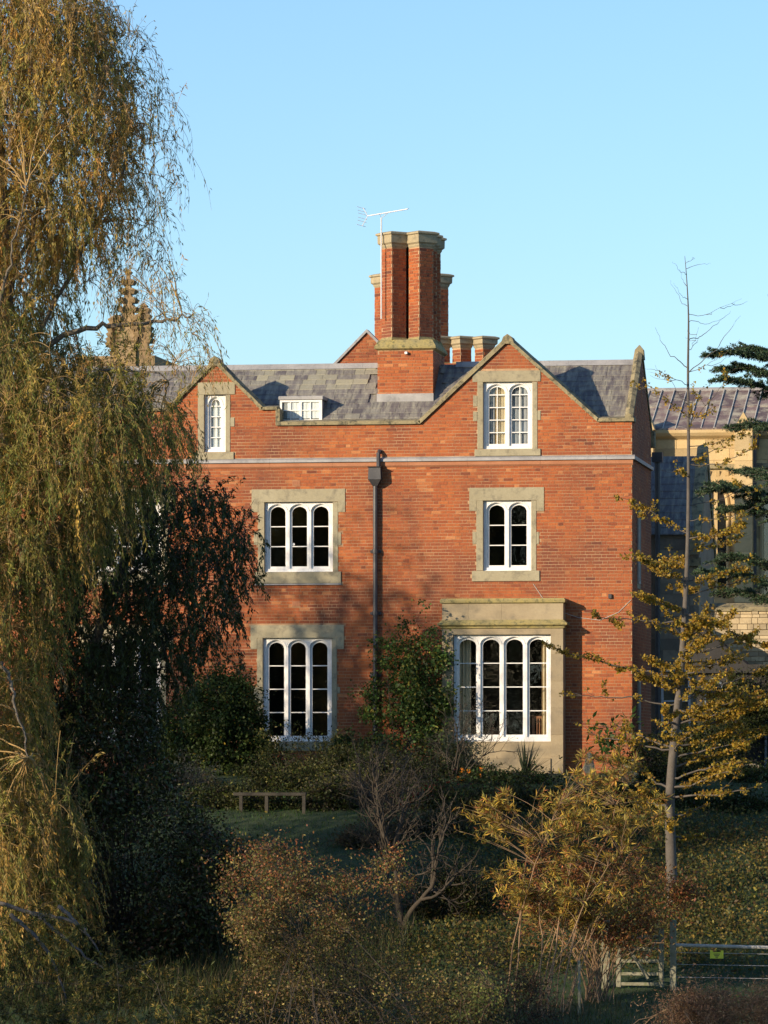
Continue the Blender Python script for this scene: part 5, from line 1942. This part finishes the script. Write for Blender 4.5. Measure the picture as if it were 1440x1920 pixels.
bare_tree('bare_shrub', 'leafless twiggy shrub spreading in front of the bay window', 'shrub', (850, 1500), -3.8, [(860, 1290, 0), (900, 1350, -.3), (960, 1370, 0), (820, 1340, .2), (1010, 1400, -.2), (880, 1300, .2)], 'twig_dark', 3, DARKG, .12, .018, .6, budn=160)
bare_tree('apple_tree', 'small gnarled dark leafless tree standing on the lawn', 'tree', (752, 1745), -18.0, [(690, 1480, .3), (800, 1460, -.3), (860, 1540, .2)], 'twig_dark', 4, DARKG + [(.12, .11, .03)], .16, .065, .68, budn=500)
bare_tree('leaning_sapling', 'thin leafless sapling in the border before the climbing shrub', 'sapling', (700, 1560), -9.5, [(620, 1380, 0), (720, 1370, .2), (790, 1400, -.2)], 'twig_dark', 3, OLIVE, .12, .022, .62, budn=160)

# ------------------------------------------------------------------ golden shrub, foreground thickets
shrub('golden_shrub', 'tall golden shrub with whorls of narrow yellow leaves on arching stems near the gate', 'shrub',
      [(888, 1560), (925, 1490), (985, 1460), (1030, 1470), (1085, 1425), (1150, 1415), (1185, 1470), (1250, 1520), (1275, 1580), (1240, 1640), (1180, 1690), (1080, 1720), (965, 1730), (905, 1650)], -24.5, 1.5, (1030, 1850),
      520, 26, (.15, .021), [(.44, .30, .05), (.34, .26, .06), (.25, .20, .05), (.15, .15, .04)] + RUST[:2], [3, 3, 2, 1.6, 1.2, 1], twig='twig', spread=.22, narrow=True, stem_r=.014, upright=.25, mains=34, base_r=.28)
shrub('rust_shrub', 'rust brown leafy shrub behind the arching golden stems', 'shrub', [(940, 1660), (1010, 1600), (1120, 1580), (1230, 1620), (1290, 1660), (1270, 1720), (1150, 1760), (960, 1780)], -23.4, .9, (1120, 1840),
      560, 22, (.08, .028), RUST + OLIVE[:2], [2, 2, 2, 1, 1, 1], twig='twig', spread=.14)
shrub('bramble_thicket', 'wide olive bramble thicket with rust-tinted top leaves on the bank', 'shrub',
      [(400, 1680), (430, 1600), (480, 1580), (560, 1595), (640, 1640), (700, 1615), (770, 1588), (765, 1640), (735, 1700), (760, 1790), (800, 1830), (900, 1850), (950, 1930), (370, 1930), (470, 1810), (430, 1740)], -30.0, 1.6, (620, 1920),
      1700, 22, (.058, .030), OLIVE + [(.12, .08, .04), (.30, .25, .09), (.19, .12, .055)], [2, 3, 1.5, 2, 2.4, .8, 2.2], twig='twig_dark', spread=.10, base_r=.8, mains=16, clump=.6, stem_r=.009, top_palette=RUST[:3] + OLIVE[:2])
shrub('bank_undergrowth', 'olive green undergrowth at the foot of the golden willow', 'shrub',
      [(-60, 1720), (80, 1700), (170, 1740), (260, 1800), (350, 1830), (420, 1850), (460, 1930), (-60, 1940)], -31.0, 1.6, (150, 1930), 620, 26, (.10, .018), OLIVE + [(.07, .09, .03), (.26, .20, .05)], [2, 2, 3, 1, 2, 1.5], twig='twig_dark', spread=.30, narrow=True, base_r=1.2, mains=20, droop=.15, stem_r=.0065)
shrub('dock_stems', 'dark reddish thicket of dead stems under the golden shrub', 'shrub', [(800, 1840), (860, 1760), (930, 1770), (1000, 1830), (1075, 1860), (1085, 1935), (780, 1935)], -28.0, 1.0, (950, 1920),
      420, 20, (.05, .018), [(.09, .045, .03), (.06, .04, .025), (.12, .09, .035)], [2, 2, 1], twig='twig_dark', spread=.12)
shrub('dry_bracken', 'heap of dry brown bracken and twigs on the near bank below the fence', 'shrub', [(1240, 1935), (1265, 1890), (1320, 1862), (1390, 1845), (1470, 1835), (1480, 1940)], -30.0, 1.2, (1380, 1935),
      700, 26, (.07, .014), [(.26, .15, .08), (.20, .11, .06), (.32, .21, .12), (.14, .09, .05)], [2, 2, 1.5, 1], twig='twig', spread=.12, base_r=.5)
shrub('yellow_sapling', 'sprawling sapling with bright yellow-green leaves at the bottom of the bank', 'sapling', [(830, 1880), (900, 1830), (945, 1850), (930, 1925), (840, 1930)], -31.5, .4, (880, 1930), 60, 9, (.06, .034), [(.34, .32, .08), (.24, .24, .06)], [1, 1], twig='twig', spread=.10)

# fallen limbs of the willow
lb = tag(empty('fallen_limb', tuple(at(120, 1760, -29.5))), 'bare broken willow limbs lying over the undergrowth', 'branch')
tw = Twigs()
for L in ([(-20, 1690), (60, 1712), (120, 1760), (170, 1800), (230, 1850)], [(20, 1715), (80, 1770), (110, 1830), (125, 1880)], [(60, 1712), (140, 1730), (190, 1790)], [(110, 1700), (150, 1735), (170, 1760)], [(150, 1900), (220, 1830), (290, 1800)]):
    P = smooth([tuple(at(px, py, -29.5 - .3 * i)) for i, (px, py) in enumerate(L)], 18)
    P[1:-1] += rng.normal(0, .012, P[1:-1].shape)
    tw.add(P[None], np.linspace(.04, .012, 18)[None], 7)
tw.build('limbs', M['bark_grey'], lb)

# ------------------------------------------------------------------ gate, fence, low rail
def post(x, y, w, h, name, parent, mat='wood_grey'):
    g = ground_z(x, y)
    m = MB().loft([rect(x - w, x + w, y - w, y + w, g - .3), rect(x - w, x + w, y - w, y + w, g + h - .02), rect(x - w * .7, x + w * .7, y - w * .7, y + w * .7, g + h)])
    return m.build(name, M[mat], parent)
FY = -22.0
gate = tag(empty('wooden_gate', (fx(1205, FY), FY, ground_z(fx(1205, FY), FY))), 'weathered wooden field gate with diagonal braces at the garden edge', 'gate')
ga, gb_ = fx(1160, FY), fx(1240, FY)
zt_, zb_ = fz(1200, 1752, FY), fz(1200, 1848, FY)
for x in (ga, gb_):
    MB().box(x - .045, x + .045, FY - .03, FY + .03, zb_ - .03, fz(1200, 1741, FY)).build('stile', M['wood_grey'], gate, bevel=.006)
for py, w in ((1757, .035), (1779, .03), (1802, .03), (1826, .03), (1845, .03)):
    z = fz(1200, py, FY)
    MB().box(ga + .046, gb_ - .046, FY - .018, FY + .018, z - w, z + w).build('rail', M['wood_grey'], gate, bevel=.004)
for (xa, ya, xb, yb) in ((1168, 1762, 1215, 1835), (1232, 1762, 1208, 1800)):
    a, b = at(xa, ya, FY - .03), at(xb, yb, FY - .03)
    d = (b - a).normalized() ; nrm = Vector((-d.z, 0, d.x)) * .03
    MB().loft([[a - nrm + Vector((0, -.012, 0)), a + nrm + Vector((0, -.012, 0)), a + nrm + Vector((0, .010, 0)), a - nrm + Vector((0, .010, 0))], [b - nrm + Vector((0, -.012, 0)), b + nrm + Vector((0, -.012, 0)), b + nrm + Vector((0, .010, 0)), b - nrm + Vector((0, .010, 0))]]).build('brace', M['wood_grey'], gate)
MB().box(fx(1150, FY - .05), fx(1178, FY - .05), FY - .07, FY - .035, fz(1165, 1759, FY), fz(1165, 1754, FY)).build('latch', M['wood_pale'], gate)
gp = tag(post(fx(1135, FY), FY, .075, 1.28, 'gate_post', None), 'stout square gate post left of the wooden gate', 'post')
fence = tag(empty('rail_fence', (fx(1262, FY), FY, ground_z(fx(1262, FY), FY))), 'post and pale rail fence running from the gate, carrying a yellow sign', 'fence')
post(fx(1262, FY), FY, .055, 1.3, 'fence_post', fence)
post(fx(1500, FY), FY, .055, 1.1, 'fence_post', fence)
z = fz(1340, 1774, FY)
MB().tube([(fx(1266, FY), FY, fz(1266, 1772, FY)), (fx(1500, FY), FY, fz(1500, 1778, FY))], .032, 8).build('top_rail', M['wood_pale'], fence)
for py in (1786, 1808, 1832):
    MB().tube([(fx(1266, FY), FY, fz(1266, py, FY)), (fx(1500, FY), FY, fz(1500, py + 4, FY))], .006, 5).build('wire', M['lead'], fence)
sg = tag(empty('yellow_sign', tuple(at(1344, 1791, FY - .06))), 'small bright yellow notice hanging on the fence wire', 'sign')
x0, x1, z0, z1 = fx(1332, FY), fx(1357, FY), fz(1344, 1797, FY), fz(1344, 1785, FY)
MB().prism([(x0, z0), (x1, z0), (x1, z1 + .03), (x1 - .05, z1 + .03), (x1 - .05, z1), (x0 + .05, z1), (x0 + .05, z1 + .03), (x0, z1 + .03)], FY - .065, FY - .055).build('plate', M['yellow_sign'], sg)
m = MB()
for k, (w, zz_) in enumerate(((.12, .7), (.09, .45), (.05, .22))):
    xc_ = (x0 + x1) / 2
    m.box(xc_ - w / 2, xc_ + w / 2, FY - .069, FY - .0652, z0 + (z1 - z0) * zz_ - .008, z0 + (z1 - z0) * zz_ + .008)
m.build('sign_marks', M['sign_ink'], sg)
st = tag(post(fx(1086, -25), -25, .022, 1.0, 'marker_stake', None), 'thin bare stake standing left of the gate', 'stake')
rail = tag(empty('low_rail', (fx(505, -8.6), -8.6, ground_z(fx(505, -8.6), -8.6))), 'low wooden rail on short posts in the border below the house', 'rail')
RYY = -8.6
for px in (452, 570, 500):
    post(fx(px, RYY), RYY, .035, (fz(505, 1490, RYY) - ground_z(fx(px, RYY), RYY)), 'rail_post', rail, 'wood_dark')
MB().box(fx(438, RYY), fx(574, RYY), RYY - .05, RYY + .05, fz(505, 1492, RYY), fz(505, 1486, RYY)).build('cross_rail', M['wood_dark'], rail, bevel=.006)

# pale stones in the border
def boulder(px, py, Y, r, lab, tall=1.0):
    c = at(px, py, Y)
    bm = bmesh.new()
    bmesh.ops.create_icosphere(bm, subdivisions=3, radius=1)
    for v in bm.verts:
        f = 1 + .22 * math.sin(v.co.x * 3.1 + px) * math.cos(v.co.z * 2.7 + py) + .1 * math.sin(v.co.y * 7)
        v.co = Vector((v.co.x * r * f, v.co.y * r * .8 * f, v.co.z * r * tall * f))
    me = bpy.data.meshes.new('garden_stone')
    bm.to_mesh(me); bm.free()
    me.materials.append(M['rubble'])
    a_ = me.attributes.new('tone', 'FLOAT', 'POINT')
    a_.data.foreach_set('value', [.5] * len(me.vertices))
    o = link('garden_stone', me)
    o.location = (c.x, c.y, ground_z(c.x, c.y) + r * tall * .7)
    tag(o, lab, 'stone')
boulder(1180, 1450, -5.0, .20, 'upright pale stone in the border behind the golden shrub', 1.7)
boulder(1104, 1440, -4.6, .14, 'slim pale stone post at the corner of the bay border', 2.6)
boulder(1412, 1400, -1.0, .22, 'low pale boulder at the edge of the small sunlit lawn', .6)

# ------------------------------------------------------------------ lawn: grass blades and fallen leaves
def on_ground(n, x0, x1, y0, y1):
    x, y = rng.uniform(x0, x1, n), rng.uniform(y0, y1, n)
    z = np.array([ground_z(a, b) for a, b in zip(x, y)])
    return np.stack([x, y, z], -1)
P = on_ground(52000, -8, 11, -27, -5)
n = len(P)
D = rng.normal(0, .35, (n, 3)) + [0, 0, 1]
kind(leaves('grass', P - [0, 0, .01], D, .09 * rng.uniform(.5, 1.5, n), .012, pick_cols(n, [(.028, .075, .010), (.04, .09, .014), (.05, .08, .02)], [1, 1, 1]), M['leaf'], None), 'stuff')
P = on_ground(9000, -3, 12, -38, -24)
n = len(P)
D = rng.normal(0, .35, (n, 3)) + [0, 0, 1]
kind(leaves('rough_grass', P - [0, 0, .02], D, .32 * rng.uniform(.4, 1.5, n), .014, pick_cols(n, [(.035, .055, .018), (.06, .06, .025), (.10, .085, .04)], [2, 2, 1]), M['leaf'], None), 'stuff')
P = on_ground(9000, -4, 3.6, -25, -18.5)
n = len(P)
kind(leaves('tall_grass', P - [0, 0, .03], rng.normal(0, .28, (n, 3)) + [0, 0, 1], .5 * rng.uniform(.3, 1.5, n), .014, pick_cols(n, [(.03, .045, .012), (.055, .05, .02), (.08, .06, .03), (.05, .075, .02)], [2, 2, 1, 1]), M['leaf'], None), 'stuff')
cen = np.stack([rng.uniform(3.4, 10.5, 160), rng.uniform(-21, -8.5, 160)], -1)
xy = cen[rng.integers(0, 160, 26000)] + rng.normal(0, .5, (26000, 2))
P = np.array([(a, b, ground_z(a, b)) for a, b in xy])
n = len(P)
kind(leaves('ground_ivy', P + np.abs(rng.normal(0, .10, (n, 1))) * [0, 0, 1], rng.normal(size=(n, 3)) + [0, -.2, .5], .075 * rng.uniform(.5, 1.4, n), .05, pick_cols(n, [(.05, .065, .018), (.085, .085, .022), (.13, .11, .03), (.10, .06, .025), (.22, .17, .04)], [3, 3, 2, 1.5, 1.2]), M['leaf'], None), 'stuff')
cen = np.stack([rng.uniform(3.8, 10.5, 90), rng.uniform(-20.5, -9, 90)], -1)
xy = cen[rng.integers(0, 90, 8000)] + rng.normal(0, .55, (8000, 2))
xy = np.concatenate([xy, np.stack([rng.uniform(3.4, 10.5, 2500), rng.uniform(-20.5, -9, 2500)], -1), np.stack([rng.uniform(-5, 4, 380), rng.uniform(-21, -9, 380)], -1)])
P = np.array([(a, b, ground_z(a, b)) for a, b in xy])
n = len(P)
kind(leaves('fallen_leaves', P + [0, 0, .05] + rng.uniform(0, .05, (n, 1)) * [0, 0, 1], rng.normal(size=(n, 3)) * [1, 1, .35], .07 * rng.uniform(.4, 1.4, n), .06 * rng.uniform(.5, 1.2, n), pick_cols(n, [(.30, .22, .045), (.22, .17, .04), (.14, .11, .035), (.09, .06, .025)], [1.5, 2, 2, 2]), M['leaf'], None, .1, .6), 'stuff')

# ------------------------------------------------------------------ trees out of the picture: they shade the garden and stand in the window reflections
def bank_tree(x, y, h, r, label, nleaf, pal, lsz=.17):
    g = ground_z(x, y)
    root = tag(empty('riverside_tree', (x, y, g)), label, 'tree', 'riverside trees')
    tw = Twigs()
    tp = smooth([(x, y, g - .2), (x + .2, y, g + h * .3), (x - .1, y + .2, g + h * .65), (x, y, g + h * .95)], 20)
    tw.add(tp[None], np.linspace(h * .024, .04, 20)[None], 9)
    k = 34
    cl = []
    for i in range(k):
        t = rng.uniform(.3, 1)
        az = rng.uniform(0, 2 * np.pi)
        rad = r * math.sqrt(max(.08, 1 - ((t - .58) / .46) ** 2)) * rng.uniform(.55, 1)
        tip = np.array([x + math.cos(az) * rad, y + math.sin(az) * rad, g + h * t])
        a = tp[int(max(3, min(19, (t - .22) * 20)))]
        Q = bez(a[None], ((a + tip) / 2 + [0, 0, .3])[None], tip[None], 8)
        tw.add(Q, np.linspace(.09, .02, 8)[None], 5)
        for q in range(2, 8):
            cl.append(Q[0, q])
            e = Q[0, q] + rng.normal(0, .8, 3)
            tw.add(bez(Q[:, q], (Q[:, q] + e) / 2 + [0, 0, .1], e[None], 5), np.linspace(.025, .006, 5)[None], 3)
            cl.append(e)
    tw.build('trunk', M['bark'], root)
    cl = np.array(cl)
    c = cl[rng.integers(0, len(cl), nleaf)]
    P = c + rng.normal(0, .42, (nleaf, 3))
    leaves('crown', P, rng.normal(size=(nleaf, 3)), lsz * rng.uniform(.6, 1.3, nleaf), lsz * .6, pick_cols(nleaf, pal, [1] * len(pal)), M['leaf'], root)
TREES = [
    (-16.2, -17.0, 14.5, 4.0, 'half-bare yellowing tree on the garden bank upstream of the willow', 8000, OLIVE + GOLD[:2], .2),
    (-25.5, -22.0, 15.0, 4.4, 'broad olive tree on the garden bank', 11000, OLIVE, .22),
    (-32.0, -30.0, 16.5, 4.4, 'tall olive tree further along the garden bank', 11000, OLIVE + DARKG[:1], .22),
    (-12.6, -25.5, 14.2, 3.2, 'upright bushy tree beside the golden willow', 9000, OLIVE, .2),
    (-10.5, -40.5, 8.2, 3.0, 'small riverside tree at the water edge below the willow', 7000, OLIVE, .2),
] + [(x, y, h, 5.6, 'large dark tree on the opposite bank of the river', 9000, DARKG + OLIVE[:1], .42) for x, y, h in
     ((-6, -80, 17), (-13, -77, 19), (-20, -80, 18), (-27, -77, 20), (-34, -80, 18))]
for t_ in TREES:
    bank_tree(*t_)
